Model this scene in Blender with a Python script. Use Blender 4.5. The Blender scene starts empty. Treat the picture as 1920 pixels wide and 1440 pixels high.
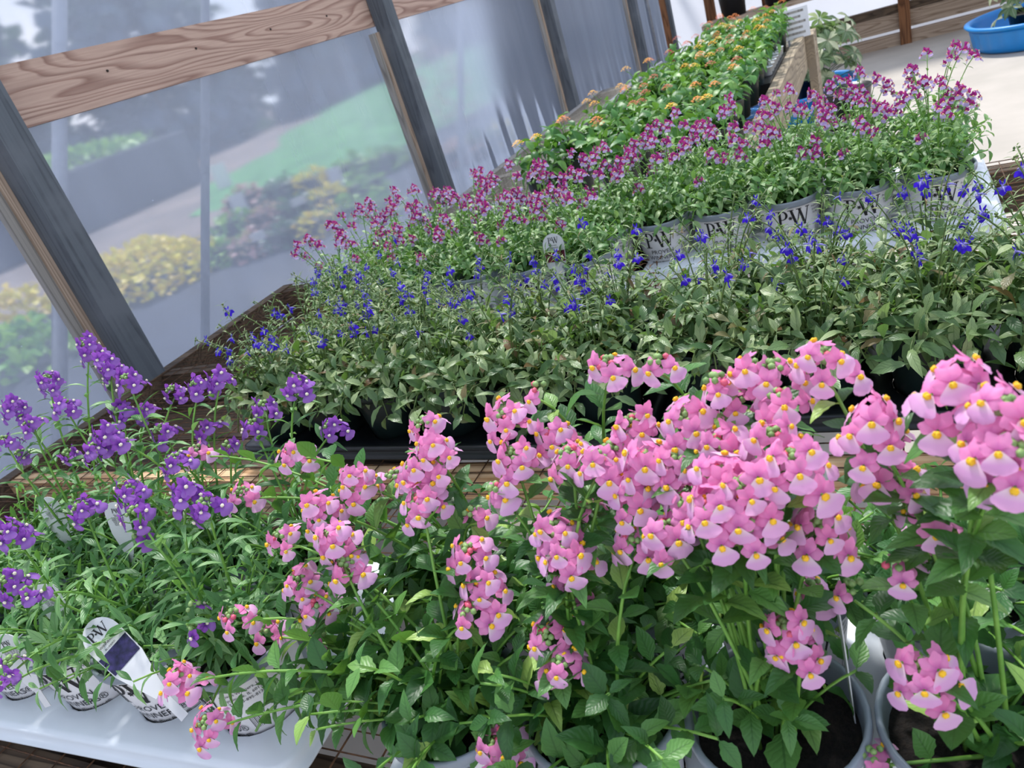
import bpy, math, random
import numpy as np
from mathutils import Matrix, Vector, Quaternion

random.seed(7); rng = np.random.default_rng(7)
S = bpy.context.scene
C = S.collection
PI = math.pi

def hexc(h, a=1.0):
    h = h.lstrip('#'); v = [int(h[i:i+2], 16)/255 for i in (0, 2, 4)]
    return tuple([(c/12.92 if c <= .04045 else ((c+.055)/1.055)**2.4) for c in v] + [a])

# ------------------------------------------------------------------ camera
CAM_H = 0.58
R = Matrix(((0.88140985, 0.06771096, 0.46747396),
            (0.37047534, 0.51485176, -0.77309487),
            (-0.29302679, 0.85460101, 0.42871018)))
cd = bpy.data.cameras.new('camera'); cam = bpy.data.objects.new('camera', cd); C.objects.link(cam)
cam.matrix_world = Matrix.Translation((0, 0, CAM_H)) @ R.to_4x4()
cd.sensor_width = 36; cd.lens = 1419/1920*36; cd.clip_start = .02; cd.clip_end = 300
cd.dof.use_dof = True; cd.dof.focus_distance = .8; cd.dof.aperture_fstop = 15
S.camera = cam

def ray(px, py):
    return (R @ Vector((px-960, 720-py, -1419))).normalized()
def at(px, py, z):
    """world point seen at a pixel of the photograph, at height z"""
    r = ray(px, py); t = (z-CAM_H)/r.z
    return Vector((r.x*t, r.y*t, z))
def at_y(px, py, y):
    r = ray(px, py); t = y/r.y
    return Vector((r.x*t, y, CAM_H+r.z*t))
def at_x(px, py, x):
    r = ray(px, py); t = x/r.x
    return Vector((x, r.y*t, CAM_H+r.z*t))

# ------------------------------------------------------------------ world, sun, exposure
S.view_settings.view_transform = 'Standard'; S.view_settings.look = 'None'
S.view_settings.gamma = 1; S.view_settings.use_curve_mapping = False
S.view_settings.exposure = 0.28
try:
    S.cycles.max_bounces = 7; S.cycles.diffuse_bounces = 3; S.cycles.glossy_bounces = 3
    S.cycles.transmission_bounces = 6; S.cycles.transparent_max_bounces = 8
    S.cycles.caustics_reflective = False; S.cycles.sample_clamp_indirect = 6
    S.cycles.use_adaptive_sampling = True; S.cycles.adaptive_threshold = .03
    S.cycles.use_denoising = True
except Exception: pass

W = bpy.data.worlds.new('sky'); S.world = W; W.use_nodes = True
nt = W.node_tree; nt.nodes.clear()
wo = nt.nodes.new('ShaderNodeOutputWorld'); bg = nt.nodes.new('ShaderNodeBackground')
tc = nt.nodes.new('ShaderNodeTexCoord'); sep = nt.nodes.new('ShaderNodeSeparateXYZ')
nt.links.new(tc.outputs['Generated'], sep.inputs[0])
gr = nt.nodes.new('ShaderNodeValToRGB'); nt.links.new(sep.outputs['Z'], gr.inputs[0])
gr.color_ramp.elements[0].position = 0; gr.color_ramp.elements[0].color = hexc('dfe8f6')
gr.color_ramp.elements[1].position = .8; gr.color_ramp.elements[1].color = hexc('a9c3ea')
ns = nt.nodes.new('ShaderNodeTexNoise'); ns.inputs['Scale'].default_value = 3.2; ns.inputs['Detail'].default_value = 5
nt.links.new(tc.outputs['Generated'], ns.inputs['Vector'])
cr = nt.nodes.new('ShaderNodeValToRGB'); nt.links.new(ns.outputs[0], cr.inputs[0])
cr.color_ramp.elements[0].position = .42; cr.color_ramp.elements[1].position = .62
mx = nt.nodes.new('ShaderNodeMix'); mx.data_type = 'RGBA'
nt.links.new(cr.outputs[0], mx.inputs[0]); nt.links.new(gr.outputs[0], mx.inputs[6]); mx.inputs[7].default_value = hexc('fbfaff')
nt.links.new(mx.outputs[2], bg.inputs[0]); bg.inputs[1].default_value = 1.1
nt.links.new(bg.outputs[0], wo.inputs[0])

sd = bpy.data.lights.new('sun', 'SUN'); so = bpy.data.objects.new('sun', sd); C.objects.link(so)
sd.energy = 3.6; sd.angle = math.radians(7); sd.color = (1, .975, .94)
sun_dir = Vector((-.36, .60, 1.15)).normalized()
so.rotation_euler = sun_dir.to_track_quat('Z', 'Y').to_euler(); so.location = (2, 3, 6)

# ------------------------------------------------------------------ materials
def newmat(name):
    m = bpy.data.materials.new(name); m.use_nodes = True
    n = m.node_tree.nodes; n.clear()
    return m, n, m.node_tree.links
def N(n, t, **kw):
    x = n.new(t)
    for k, v in kw.items(): setattr(x, k, v)
    return x
def ramp(n, stops, interp='LINEAR'):
    r = n.new('ShaderNodeValToRGB'); cr = r.color_ramp; cr.interpolation = interp
    while len(cr.elements) < len(stops): cr.elements.new(.5)
    for e, (p, c) in zip(cr.elements, stops): e.position = p; e.color = c
    return r
def mixc(n, l, f, a, b, mode='MIX'):
    m = n.new('ShaderNodeMix'); m.data_type = 'RGBA'; m.blend_type = mode
    for i, v in ((0, f), (6, a), (7, b)):
        if hasattr(v, 'is_linked') or hasattr(v, 'links'): l.new(v, m.inputs[i])
        else: m.inputs[i].default_value = v
    return m.outputs[2]
def math_(n, l, op, a, b=None, c=None):
    m = n.new('ShaderNodeMath'); m.operation = op
    for i, v in enumerate((a, b, c)):
        if v is None: continue
        if hasattr(v, 'links'): l.new(v, m.inputs[i])
        else: m.inputs[i].default_value = v
    return m.outputs[0]

def plain(name, c, rough=.5, noise=.12, scale=40, metal=0, spec=.5, bump=0, c2=None, sub=0):
    m, n, l = newmat(name); o = N(n, 'ShaderNodeOutputMaterial'); p = N(n, 'ShaderNodeBsdfPrincipled')
    t = N(n, 'ShaderNodeTexCoord'); ns = N(n, 'ShaderNodeTexNoise'); ns.inputs['Scale'].default_value = scale
    ns.inputs['Detail'].default_value = 4
    l.new(t.outputs['Object'], ns.inputs['Vector'])
    ca = hexc(c); cb = hexc(c2) if c2 else tuple([x*(1-noise*2) for x in ca[:3]]+[1])
    r = ramp(n, [(.35, cb), (.65, ca)]); l.new(ns.outputs[0], r.inputs[0])
    l.new(r.outputs[0], p.inputs['Base Color']); p.inputs['Roughness'].default_value = rough
    p.inputs['Metallic'].default_value = metal; p.inputs['Specular IOR Level'].default_value = spec
    if bump:
        b = N(n, 'ShaderNodeBump'); b.inputs['Strength'].default_value = bump; b.inputs['Distance'].default_value = .004
        l.new(ns.outputs[0], b.inputs['Height']); l.new(b.outputs[0], p.inputs['Normal'])
    l.new(p.outputs[0], o.inputs[0]); return m

def rnd(n, l):
    """random per object plus random per mesh island"""
    oi = N(n, 'ShaderNodeObjectInfo'); g = N(n, 'ShaderNodeNewGeometry')
    s = math_(n, l, 'ADD', oi.outputs['Random'], g.outputs['Random Per Island'])
    return math_(n, l, 'FRACT', s)

def leaf_mat(name, dark, mid, light, vein='', rough=.42, trans=.28, veins=7, odd=None):
    m, n, l = newmat(name); o = N(n, 'ShaderNodeOutputMaterial'); p = N(n, 'ShaderNodeBsdfPrincipled')
    rv = rnd(n, l)
    st = [(.0, hexc(dark)), (.5, hexc(mid)), (.92, hexc(light))]
    if odd: st.append((.985, hexc(odd)))
    r = ramp(n, st); l.new(rv, r.inputs[0])
    uv = N(n, 'ShaderNodeUVMap'); sp = N(n, 'ShaderNodeSeparateXYZ'); l.new(uv.outputs[0], sp.inputs[0])
    s = math_(n, l, 'ABSOLUTE', math_(n, l, 'SUBTRACT', sp.outputs[1], .5))      # 0 midrib .. .5 edge
    mid_ = math_(n, l, 'LESS_THAN', s, .035)
    ph = math_(n, l, 'SUBTRACT', math_(n, l, 'MULTIPLY', sp.outputs[0], float(veins)), math_(n, l, 'MULTIPLY', s, 4.5))
    w = math_(n, l, 'PINGPONG', ph, .5)
    line = math_(n, l, 'LESS_THAN', w, .05)
    v = math_(n, l, 'MAXIMUM', mid_, math_(n, l, 'MULTIPLY', line, .55))
    vc = mixc(n, l, math_(n, l, 'MULTIPLY', v, .45), r.outputs[0], hexc(vein or dark))
    l.new(vc, p.inputs['Base Color']); p.inputs['Roughness'].default_value = rough
    b = N(n, 'ShaderNodeBump'); b.inputs['Strength'].default_value = .4; b.inputs['Distance'].default_value = .0008
    l.new(w, b.inputs['Height']); l.new(b.outputs[0], p.inputs['Normal'])
    tr = N(n, 'ShaderNodeBsdfTranslucent'); tcx = mixc(n, l, .5, vc, hexc('8fc23a')); l.new(tcx, tr.inputs[0])
    ms = N(n, 'ShaderNodeMixShader'); ms.inputs[0].default_value = trans
    l.new(p.outputs[0], ms.inputs[1]); l.new(tr.outputs[0], ms.inputs[2]); l.new(ms.outputs[0], o.inputs[0]); return m

def petal_mat(name, base, tip, var=.08, trans=.4, base_pos=.25, c_alt=None):
    """pigment runs from the petal's base (u=0) to its tip (u=1)"""
    m, n, l = newmat(name); o = N(n, 'ShaderNodeOutputMaterial'); p = N(n, 'ShaderNodeBsdfPrincipled')
    uv = N(n, 'ShaderNodeUVMap'); sp = N(n, 'ShaderNodeSeparateXYZ'); l.new(uv.outputs[0], sp.inputs[0])
    r = ramp(n, [(0, hexc(base)), (base_pos, hexc(base)), (min(1, base_pos+.35), hexc(tip))]); l.new(sp.outputs[0], r.inputs[0])
    oi = N(n, 'ShaderNodeObjectInfo')
    c = mixc(n, l, math_(n, l, 'MULTIPLY', oi.outputs['Random'], .55 if c_alt else 0.0), r.outputs[0], hexc(c_alt or tip))
    l.new(c, p.inputs['Base Color']); p.inputs['Roughness'].default_value = .55; p.inputs['Specular IOR Level'].default_value = .3
    tr = N(n, 'ShaderNodeBsdfTranslucent'); l.new(c, tr.inputs[0])
    ms = N(n, 'ShaderNodeMixShader'); ms.inputs[0].default_value = trans
    l.new(p.outputs[0], ms.inputs[1]); l.new(tr.outputs[0], ms.inputs[2]); l.new(ms.outputs[0], o.inputs[0]); return m

def wood_mat(name, light, dark, axis=1, lines=26, stretch=.7, cross=7, rough=.75, grain=1., spots=None):
    """contour lines of a stretched noise: long cathedral grain"""
    m, n, l = newmat(name); o = N(n, 'ShaderNodeOutputMaterial'); p = N(n, 'ShaderNodeBsdfPrincipled')
    t = N(n, 'ShaderNodeTexCoord'); mp = N(n, 'ShaderNodeMapping')
    sc = [cross]*3; sc[axis] = stretch; mp.inputs['Scale'].default_value = sc
    oi = N(n, 'ShaderNodeObjectInfo'); cb = N(n, 'ShaderNodeCombineXYZ')
    k = math_(n, l, 'MULTIPLY', oi.outputs['Random'], 30.)
    for i in range(3): l.new(k, cb.inputs[i])
    l.new(cb.outputs[0], mp.inputs['Location']); l.new(t.outputs['Object'], mp.inputs['Vector'])
    a = N(n, 'ShaderNodeTexNoise'); a.inputs['Scale'].default_value = 1.; a.inputs['Detail'].default_value = 1.6; l.new(mp.outputs[0], a.inputs['Vector'])
    f = math_(n, l, 'FRACT', math_(n, l, 'MULTIPLY', a.outputs[0], float(lines)))
    r = ramp(n, [(0, hexc(light)), (.45, hexc(light)), (.88, hexc(dark)), (1, hexc(light))]); l.new(f, r.inputs[0])
    mp2 = N(n, 'ShaderNodeMapping'); sc2 = [220]*3; sc2[axis] = 6; mp2.inputs['Scale'].default_value = sc2; l.new(t.outputs['Object'], mp2.inputs['Vector'])
    b = N(n, 'ShaderNodeTexNoise'); b.inputs['Scale'].default_value = 1.; b.inputs['Detail'].default_value = 3; l.new(mp2.outputs[0], b.inputs['Vector'])
    c = mixc(n, l, .38*grain, r.outputs[0], b.outputs['Color'], 'SOFT_LIGHT')
    bw = N(n, 'ShaderNodeRGBToBW'); l.new(b.outputs['Color'], bw.inputs[0])
    c = mixc(n, l, .45*grain, r.outputs[0], bw.outputs[0], 'OVERLAY')
    if spots:
        s = N(n, 'ShaderNodeTexNoise'); s.inputs['Scale'].default_value = 9; s.inputs['Detail'].default_value = 5; l.new(t.outputs['Object'], s.inputs['Vector'])
        rs = ramp(n, [(.45, (0, 0, 0, 1)), (.7, (1, 1, 1, 1))]); l.new(s.outputs[0], rs.inputs[0])
        c = mixc(n, l, rs.outputs[0], c, hexc(spots))
    l.new(c, p.inputs['Base Color']); p.inputs['Roughness'].default_value = rough; p.inputs['Specular IOR Level'].default_value = .25
    bp = N(n, 'ShaderNodeBump'); bp.inputs['Strength'].default_value = .5; bp.inputs['Distance'].default_value = .0015
    l.new(bw.outputs[0], bp.inputs['Height']); l.new(bp.outputs[0], p.inputs['Normal'])
    l.new(p.outputs[0], o.inputs[0]); return m

def film_mat(name, haze, tint, rough, ior, white=.5):
    m, n, l = newmat(name); o = N(n, 'ShaderNodeOutputMaterial')
    rf = N(n, 'ShaderNodeBsdfRefraction'); rf.inputs['Roughness'].default_value = rough; rf.inputs['IOR'].default_value = ior
    rf.inputs['Color'].default_value = (.97, .98, 1, 1)
    t = N(n, 'ShaderNodeTexCoord'); ns = N(n, 'ShaderNodeTexNoise'); mp = N(n, 'ShaderNodeMapping'); mp.inputs['Scale'].default_value = (1, 6, .7)
    l.new(t.outputs['Object'], mp.inputs[0]); l.new(mp.outputs[0], ns.inputs['Vector']); ns.inputs['Scale'].default_value = 1.5; ns.inputs['Detail'].default_value = 5
    tr = N(n, 'ShaderNodeBsdfTranslucent'); tr.inputs[0].default_value = tint
    df = N(n, 'ShaderNodeBsdfDiffuse'); df.inputs[0].default_value = tint
    a = N(n, 'ShaderNodeMixShader'); a.inputs[0].default_value = white; l.new(tr.outputs[0], a.inputs[1]); l.new(df.outputs[0], a.inputs[2])
    lw = N(n, 'ShaderNodeLayerWeight'); lw.inputs[0].default_value = .35
    hz = math_(n, l, 'ADD', math_(n, l, 'MULTIPLY', ns.outputs[0], haze*.5), haze*.75)
    hz = math_(n, l, 'ADD', hz, math_(n, l, 'MULTIPLY', math_(n, l, 'POWER', lw.outputs['Facing'], 3.5), haze*5.))
    # dust specks
    v = N(n, 'ShaderNodeTexVoronoi'); v.inputs['Scale'].default_value = 11; l.new(t.outputs['Object'], v.inputs['Vector'])
    hz = math_(n, l, 'MAXIMUM', hz, math_(n, l, 'MULTIPLY', math_(n, l, 'LESS_THAN', v.outputs['Distance'], .02), .6))
    b = N(n, 'ShaderNodeMixShader'); l.new(hz, b.inputs[0]); l.new(rf.outputs[0], b.inputs[1]); l.new(a.outputs[0], b.inputs[2])
    g = N(n, 'ShaderNodeBsdfGlossy'); g.inputs['Roughness'].default_value = .22
    bp = N(n, 'ShaderNodeBump'); bp.inputs['Strength'].default_value = .35; bp.inputs['Distance'].default_value = .01; l.new(ns.outputs[0], bp.inputs['Height']); l.new(bp.outputs[0], g.inputs['Normal'])
    fr = math_(n, l, 'POWER', lw.outputs['Facing'], 3.); fr = math_(n, l, 'MULTIPLY_ADD', fr, .18, .03)
    c = N(n, 'ShaderNodeMixShader'); l.new(fr, c.inputs[0]); l.new(b.outputs[0], c.inputs[1]); l.new(g.outputs[0], c.inputs[2])
    l.new(c.outputs[0], o.inputs[0]); return m

M = {}
M['pot_white'] = plain('pot_white', 'eceaec', .38, .02)
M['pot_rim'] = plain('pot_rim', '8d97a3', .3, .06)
M['tray_white'] = plain('tray_white', 'e4ebf2', .35, .03, 8)
M['pot_black'] = plain('pot_black', '1c2b2c', .35, .1)
M['tray_black'] = plain('tray_black', '14171c', .3, .1)
M['ink'] = plain('ink', '17171b', .5, .02)
M['soil'] = plain('soil', '1d1511', .95, .4, 260, bump=1, c2='080505')
M['floor'] = plain('floor', 'b9b1a7', .9, .04, 3, c2='ada69c')
M['board'] = wood_mat('board_wood', 'c2a596', '96766a', 1, 22, .9, 8)
M['lath'] = wood_mat('lath_wood', 'bfaa98', '94806f', 2, 14, .8, 20)
M['post'] = wood_mat('post_wood', '62686f', '50555c', 2, 12, .6, 14, grain=.45, spots='6c7178')
M['post_pale'] = wood_mat('post_pale_wood', '9c9893', '7b7772', 2, 12, .6, 14, grain=.8)
M['bench_wood'] = wood_mat('bench_wood', '6b5a49', '3d3128', 0, 16, .8, 12, spots='4a4038')
M['fresh_wood'] = wood_mat('fresh_wood', 'd8b48c', 'b98f65', 0, 14, .8, 14)
M['rail_wood'] = wood_mat('rail_wood', 'a5967f', '6f6353', 1, 14, .8, 10, spots='8b7f6e')
M['end_wood'] = wood_mat('end_wood', 'b5a08c', '8b7562', 0, 14, .8, 10)
M['brown_wood'] = wood_mat('brown_wood', '8a5f40', '5e3d28', 2, 14, .8, 10)
M['rust_wire'] = plain('rust_wire', '6b4a30', .7, .3, 90, c2='3a2a20', metal=.3)
M['grey_wire'] = plain('grey_wire', '8c877c', .5, .2, 60, metal=.4)
M['steel'] = plain('steel', '9a9ea6', .4, .1, 30, metal=.6)
M['nail'] = plain('nail', '3b3733', .5, .1, metal=.7)
M['blue_plastic'] = plain('blue_plastic', '1489d8', .38, .05, 6)
M['tag_white'] = plain('tag_white', 'd9dadd', .4, .02)
M['tag_photo'] = plain('tag_photo', '3a2f66', .35, .2, 160, c2='171433')
M['tag_photo_red'] = plain('tag_photo_red', '8a1240', .35, .2, 160, c2='2c0a20')
M['red_print'] = plain('red_print', 'c22a3a', .4, .1)
M['film'] = film_mat('film', .25, hexc('dfe9fd'), .12, 1.10, .25)
M['film_end'] = film_mat('film_end', .9, hexc('f6f7fb'), .5, 1.2, .25)
M['stem'] = plain('stem', '7fae4a', .5, .1, 60, c2='5f9238')
M['stem_dark'] = plain('stem_dark', '6b7a44', .5, .1, 60, c2='4d6a35')
M['bud'] = plain('bud', '8fae6a', .5, .1, 200, c2='6a8d4c')
M['pink_leaf'] = leaf_mat('pink_leaf', '2a5429', '3f7438', '6a9c50', '1f4522', odd='a4c464')
M['purple_leaf'] = leaf_mat('purple_leaf', '3f6f3c', '5b9150', '8cb878', '2c5a2c', veins=5)
M['lob_leaf'] = leaf_mat('lob_leaf', '40623a', '738f5c', 'a9bb86', '324e2c', rough=.38, odd='7a5a3a')
M['bi_leaf'] = leaf_mat('bi_leaf', '41703a', '6b9a56', 'a4c184', '2f562b')
M['lan_leaf'] = leaf_mat('lan_leaf', '2a6426', '437f35', '7dab55', '225a1e')
M['var_leaf'] = leaf_mat('var_leaf', '3d5a38', '5d7650', 'cfd2ae', 'dfe0c4', odd='e6e3c8')
M['dry'] = plain('dry', '9a7450', .8, .3, 60, c2='5a3f2a')
M['pk_up'] = petal_mat('pink_upper_petal', 'd070b8', 'f8a0d6', c_alt='f284bc', base_pos=.08)
M['pk_lip'] = petal_mat('pink_lip_petal', 'fdeaf0', 'f2b8ea', c_alt='f8c4ea', base_pos=.16)
M['yellow'] = plain('yellow_throat', 'f8c91c', .5, .08, 300, c2='f0b010')
M['pu_up'] = petal_mat('purple_upper_petal', '6a2c98', 'a45cc8', c_alt='8c48b8', base_pos=.1)
M['pu_lip'] = petal_mat('purple_lip_petal', '7c40b0', 'ae7cd4', c_alt='9a60c0', base_pos=.1)
M['cream'] = plain('cream_throat', 'efe6d0', .5, .05, 300)
M['lob_pet'] = petal_mat('lobelia_petal', 'c8c0ff', '4a2ae0', c_alt='3c1cc8', base_pos=.05)
M['bi_up'] = petal_mat('bicolour_upper_petal', '981450', 'b4308c', c_alt='8c1c78', base_pos=.1)
M['bi_lip'] = petal_mat('bicolour_lip_petal', 'fbe0c8', 'd4c4f4', c_alt='bf9ee6', base_pos=.1)
M['peach'] = plain('peach_throat', 'f3b184', .5, .05, 300)
M['lan_y'] = plain('lantana_yellow', 'f7c617', .5, .1, 200, c2='f2a414')
M['lan_o'] = plain('lantana_orange', 'f79a2a', .5, .1, 200, c2='ea7426')
M['lan_r'] = plain('lantana_coral', 'd8603a', .5, .1, 200, c2='b84430')
M['bud_pink'] = plain('bud_pink', 'e0607a', .5, .1)

# ------------------------------------------------------------------ object helpers
def tag(o, label=None, cat=None, group=None, kind=None):
    if label: o['label'] = label
    if cat: o['category'] = cat
    if group: o['group'] = group
    if kind: o['kind'] = kind
    return o
def link(name, data, parent=None, mat4=None):
    o = bpy.data.objects.new(name, data)
    if parent is not None: o.parent = parent
    if mat4 is not None: o.matrix_local = mat4
    C.objects.link(o); return o
def empty(name, loc, rz=0):
    o = bpy.data.objects.new(name, None); o.location = loc; o.rotation_euler = (0, 0, rz)
    o.empty_display_size = .05; C.objects.link(o); return o
def copy_tree(o, parent=None):
    c = o.copy(); c.parent = parent; C.objects.link(c)
    for ch in KIDS.get(o.name, ()): copy_tree2(ch, c)
    return c
def copy_tree2(o, parent):
    c = o.copy(); c.parent = parent; C.objects.link(c)
    for ch in KIDS.get(o.name, ()): copy_tree2(ch, c)
KIDS = {}
def index_kids(root):
    """children lists of a prototype, read once before the copying starts"""
    for o in list(C.objects):
        if o.parent: KIDS.setdefault(o.parent.name, [])
    KIDS.clear()
    for o in C.objects:
        if o.parent: KIDS.setdefault(o.parent.name, []).append(o)

class MB:
    def __init__(s): s.v = []; s.f = []; s.m = []; s.uv = []
    def add(s, vs, fs, mi=0, uvs=None):
        b = len(s.v); s.v += [tuple(v) for v in vs]; s.f += [tuple(i+b for i in f) for f in fs]; s.m += [mi]*len(fs)
        s.uv += uvs if uvs else [(0, .5)]*len(vs); return s
    def box(s, x0, x1, y0, y1, z0, z1, mi=0, mat=None, bev=0):
        if bev:
            b = bev; vs = []; 
            for (z, i) in ((z0, b), (z0+b, 0), (z1-b, 0), (z1, b)):
                k = [(x0+i, y0+ (b if not i else i)), (x0+b if not i else x0+i+b*0, y0+i)]
                vs += [(x0+i, y0+i, z), (x1-i, y0+i, z), (x1-i, y1-i, z), (x0+i, y1-i, z)]
            fs = [(3, 2, 1, 0), (12, 13, 14, 15)]
            for r in range(3):
                for q in range(4):
                    a = r*4+q; c = r*4+(q+1) % 4; fs.append((a, c, c+4, a+4))
        else:
            vs = [(x0, y0, z0), (x1, y0, z0), (x1, y1, z0), (x0, y1, z0), (x0, y0, z1), (x1, y0, z1), (x1, y1, z1), (x0, y1, z1)]
            fs = [(3, 2, 1, 0), (4, 5, 6, 7), (0, 1, 5, 4), (1, 2, 6, 5), (2, 3, 7, 6), (3, 0, 4, 7)]
        if mat: vs = [mat @ Vector(v) for v in vs]
        return s.add(vs, fs, mi)
    def lathe(s, prof, seg=28, mi=0, c=(0, 0), close=False, wob=None):
        vs = []; fs = []
        for (r, z) in prof:
            for k in range(seg):
                a = 2*PI*k/seg; rr = r if wob is None else wob(r, z, a)
                vs.append((c[0]+rr*math.cos(a), c[1]+rr*math.sin(a), z))
        for i in range(len(prof)-1):
            for k in range(seg):
                k2 = (k+1) % seg; fs.append((i*seg+k, i*seg+k2, (i+1)*seg+k2, (i+1)*seg+k))
        if close: fs.append(tuple((len(prof)-1)*seg+k for k in range(seg)))
        return s.add(vs, fs, mi)
    def tube(s, pts, rad, seg=5, mi=0, cap=True):
        pts = [Vector(p) for p in pts]; n = len(pts); vs = []; fs = []; up = Vector((.31, .17, .93)).normalized()
        for i, p in enumerate(pts):
            d = (pts[min(i+1, n-1)]-pts[max(i-1, 0)]).normalized()
            a = d.cross(up)
            if a.length < 1e-3: a = d.cross(Vector((1, 0, 0)))
            a.normalize(); b = d.cross(a); r = rad[i] if hasattr(rad, '__len__') else rad
            for k in range(seg):
                t = 2*PI*k/seg; vs.append(p+a*(math.cos(t)*r)+b*(math.sin(t)*r))
        for i in range(n-1):
            for k in range(seg):
                k2 = (k+1) % seg; fs.append((i*seg+k, (i+1)*seg+k, (i+1)*seg+k2, i*seg+k2))
        if cap: fs += [tuple(range(seg)), tuple((n-1)*seg+k for k in reversed(range(seg)))]
        return s.add(vs, fs, mi)
    def ball(s, c, r, mi=0, sx=1, sy=1, sz=1):
        g = (1+5**.5)/2; q = [(-1, g, 0), (1, g, 0), (-1, -g, 0), (1, -g, 0), (0, -1, g), (0, 1, g), (0, -1, -g), (0, 1, -g), (g, 0, -1), (g, 0, 1), (-g, 0, -1), (-g, 0, 1)]
        k = r/math.sqrt(1+g*g)
        F = [(0, 11, 5), (0, 5, 1), (0, 1, 7), (0, 7, 10), (0, 10, 11), (1, 5, 9), (5, 11, 4), (11, 10, 2), (10, 7, 6), (7, 1, 8), (3, 9, 4), (3, 4, 2), (3, 2, 6), (3, 6, 8), (3, 8, 9), (4, 9, 5), (2, 4, 11), (6, 2, 10), (8, 6, 7), (9, 8, 1)]
        return s.add([(c[0]+a*k*sx, c[1]+b*k*sy, c[2]+d*k*sz) for a, b, d in q], F, mi)
    def mesh(s, name, mats, smooth=True):
        me = bpy.data.meshes.new(name); me.from_pydata(s.v, [], s.f)
        for m in mats: me.materials.append(M[m])
        if len(mats) > 1: me.polygons.foreach_set('material_index', s.m)
        u = me.uv_layers.new(name='UVMap'); li = np.empty(len(me.loops), dtype=np.int32); me.loops.foreach_get('vertex_index', li)
        u.data.foreach_set('uv', np.array(s.uv, dtype=np.float32)[li].ravel())
        if smooth: me.polygons.foreach_set('use_smooth', [True]*len(me.polygons))
        me.update(); return me
    def build(s, name, mats, parent=None, smooth=False):
        return link(name, s.mesh(name, mats if isinstance(mats, (list, tuple)) else [mats], smooth), parent)

def merged(name, tmpl, mats4, mat, parent):
    """many copies of one small mesh joined into one object (numpy)"""
    nv = len(tmpl.vertices); co = np.empty(nv*3, np.float32); tmpl.vertices.foreach_get('co', co); co = co.reshape(-1, 3)
    nl = len(tmpl.loops); li = np.empty(nl, np.int32); tmpl.loops.foreach_get('vertex_index', li)
    npg = len(tmpl.polygons); ls = np.empty(npg, np.int32); tmpl.polygons.foreach_get('loop_start', ls)
    uv = np.empty(nl*2, np.float32); tmpl.uv_layers[0].data.foreach_get('uv', uv)
    k = len(mats4)
    A = np.array([[list(r) for r in m] for m in mats4], np.float32)
    V = np.einsum('kij,vj->kvi', A[:, :3, :3], co)+A[:, None, :3, 3]
    me = bpy.data.meshes.new(name)
    me.vertices.add(nv*k); me.vertices.foreach_set('co', V.ravel())
    me.loops.add(nl*k); me.loops.foreach_set('vertex_index', (li[None]+np.arange(k)[:, None]*nv).ravel().astype(np.int32))
    me.polygons.add(npg*k); me.polygons.foreach_set('loop_start', (ls[None]+np.arange(k)[:, None]*nl).ravel().astype(np.int32))
    u = me.uv_layers.new(name='UVMap'); u.data.foreach_set('uv', np.tile(uv, k))
    me.materials.append(M[mat]); me.update(calc_edges=True); me.polygons.foreach_set('use_smooth', [True]*(npg*k)); me.validate()
    o = link(name, me, parent); o['kind'] = 'stuff'; return o

def frame(pos, fwd, nrm, s, sx=1.):
    """matrix with local +Y along fwd, local +Z near nrm, scaled s"""
    y = Vector(fwd).normalized(); x = y.cross(Vector(nrm))
    if x.length < 1e-4: x = y.cross(Vector((.3, .9, .1)))
    x.normalize(); z = x.cross(y)
    m = Matrix.Identity(4)
    for i in range(3): m[i][0] = x[i]*s*sx; m[i][1] = y[i]*s; m[i][2] = z[i]*s; m[i][3] = pos[i]
    return m

def ordw(i): return ['first', 'second', 'third', 'fourth', 'fifth', 'sixth', 'seventh', 'eighth', 'ninth', 'tenth', 'eleventh', 'twelfth', 'thirteenth', 'fourteenth'][i]

# ------------------------------------------------------------------ STRUCTURE
WX = -1.88          # inner face of the side wall
EY = 8.15           # end wall
FZ = -.75           # floor
b = MB(); b.box(WX-.02, 4.2, -1.5, EY+.1, FZ-.05, FZ)
tag(b.build('floor', 'floor'), 'cream white woven ground cloth floor of the greenhouse', 'floor', kind='structure')

def film_sheet(name, x0, x1, ys, zs, fn, mat, parent=None):
    """a closed thin sheet; fn(u, v) gives the outward offset of the wrinkles"""
    b = MB(); nu, nv = len(ys), len(zs); T = .003
    for side in (0, 1):
        for i, y in enumerate(ys):
            for j, z in enumerate(zs): b.v.append(fn(y, z, side*T)); b.uv.append((0, .5))
    for side in (0, 1):
        o = side*nu*nv
        for i in range(nu-1):
            for j in range(nv-1):
                q = (o+i*nv+j, o+(i+1)*nv+j, o+(i+1)*nv+j+1, o+i*nv+j+1)
                b.f.append(q if side else q[::-1]); b.m.append(0)
    K = nu*nv
    for i in range(nu-1):
        b.f.append((i*nv, (i+1)*nv, K+(i+1)*nv, K+i*nv)); b.f.append(((i+1)*nv+nv-1, i*nv+nv-1, K+i*nv+nv-1, K+(i+1)*nv+nv-1)); b.m += [0, 0]
    for j in range(nv-1):
        b.f.append((j+1, j, K+j, K+j+1)); a = (nu-1)*nv+j; b.f.append((a, a+1, K+a+1, K+a)); b.m += [0, 0]
    return b.build(name, mat, parent, smooth=True)
def wr(y, z):
    k = max(0, min(1, (.12-z)/.6)); s = 0
    s += .006*math.sin(y*23+2*math.sin(y*3.1+z*1.5))*k + .004*math.sin(y*51+z*4+math.sin(y*7))*k
    s += .004*math.sin(y*2.3+z*2)
    return s
ys = np.linspace(-1.2, EY, 300); zs = np.concatenate([np.linspace(FZ, .3, 14), np.linspace(.5, 1.7, 6)])
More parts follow.
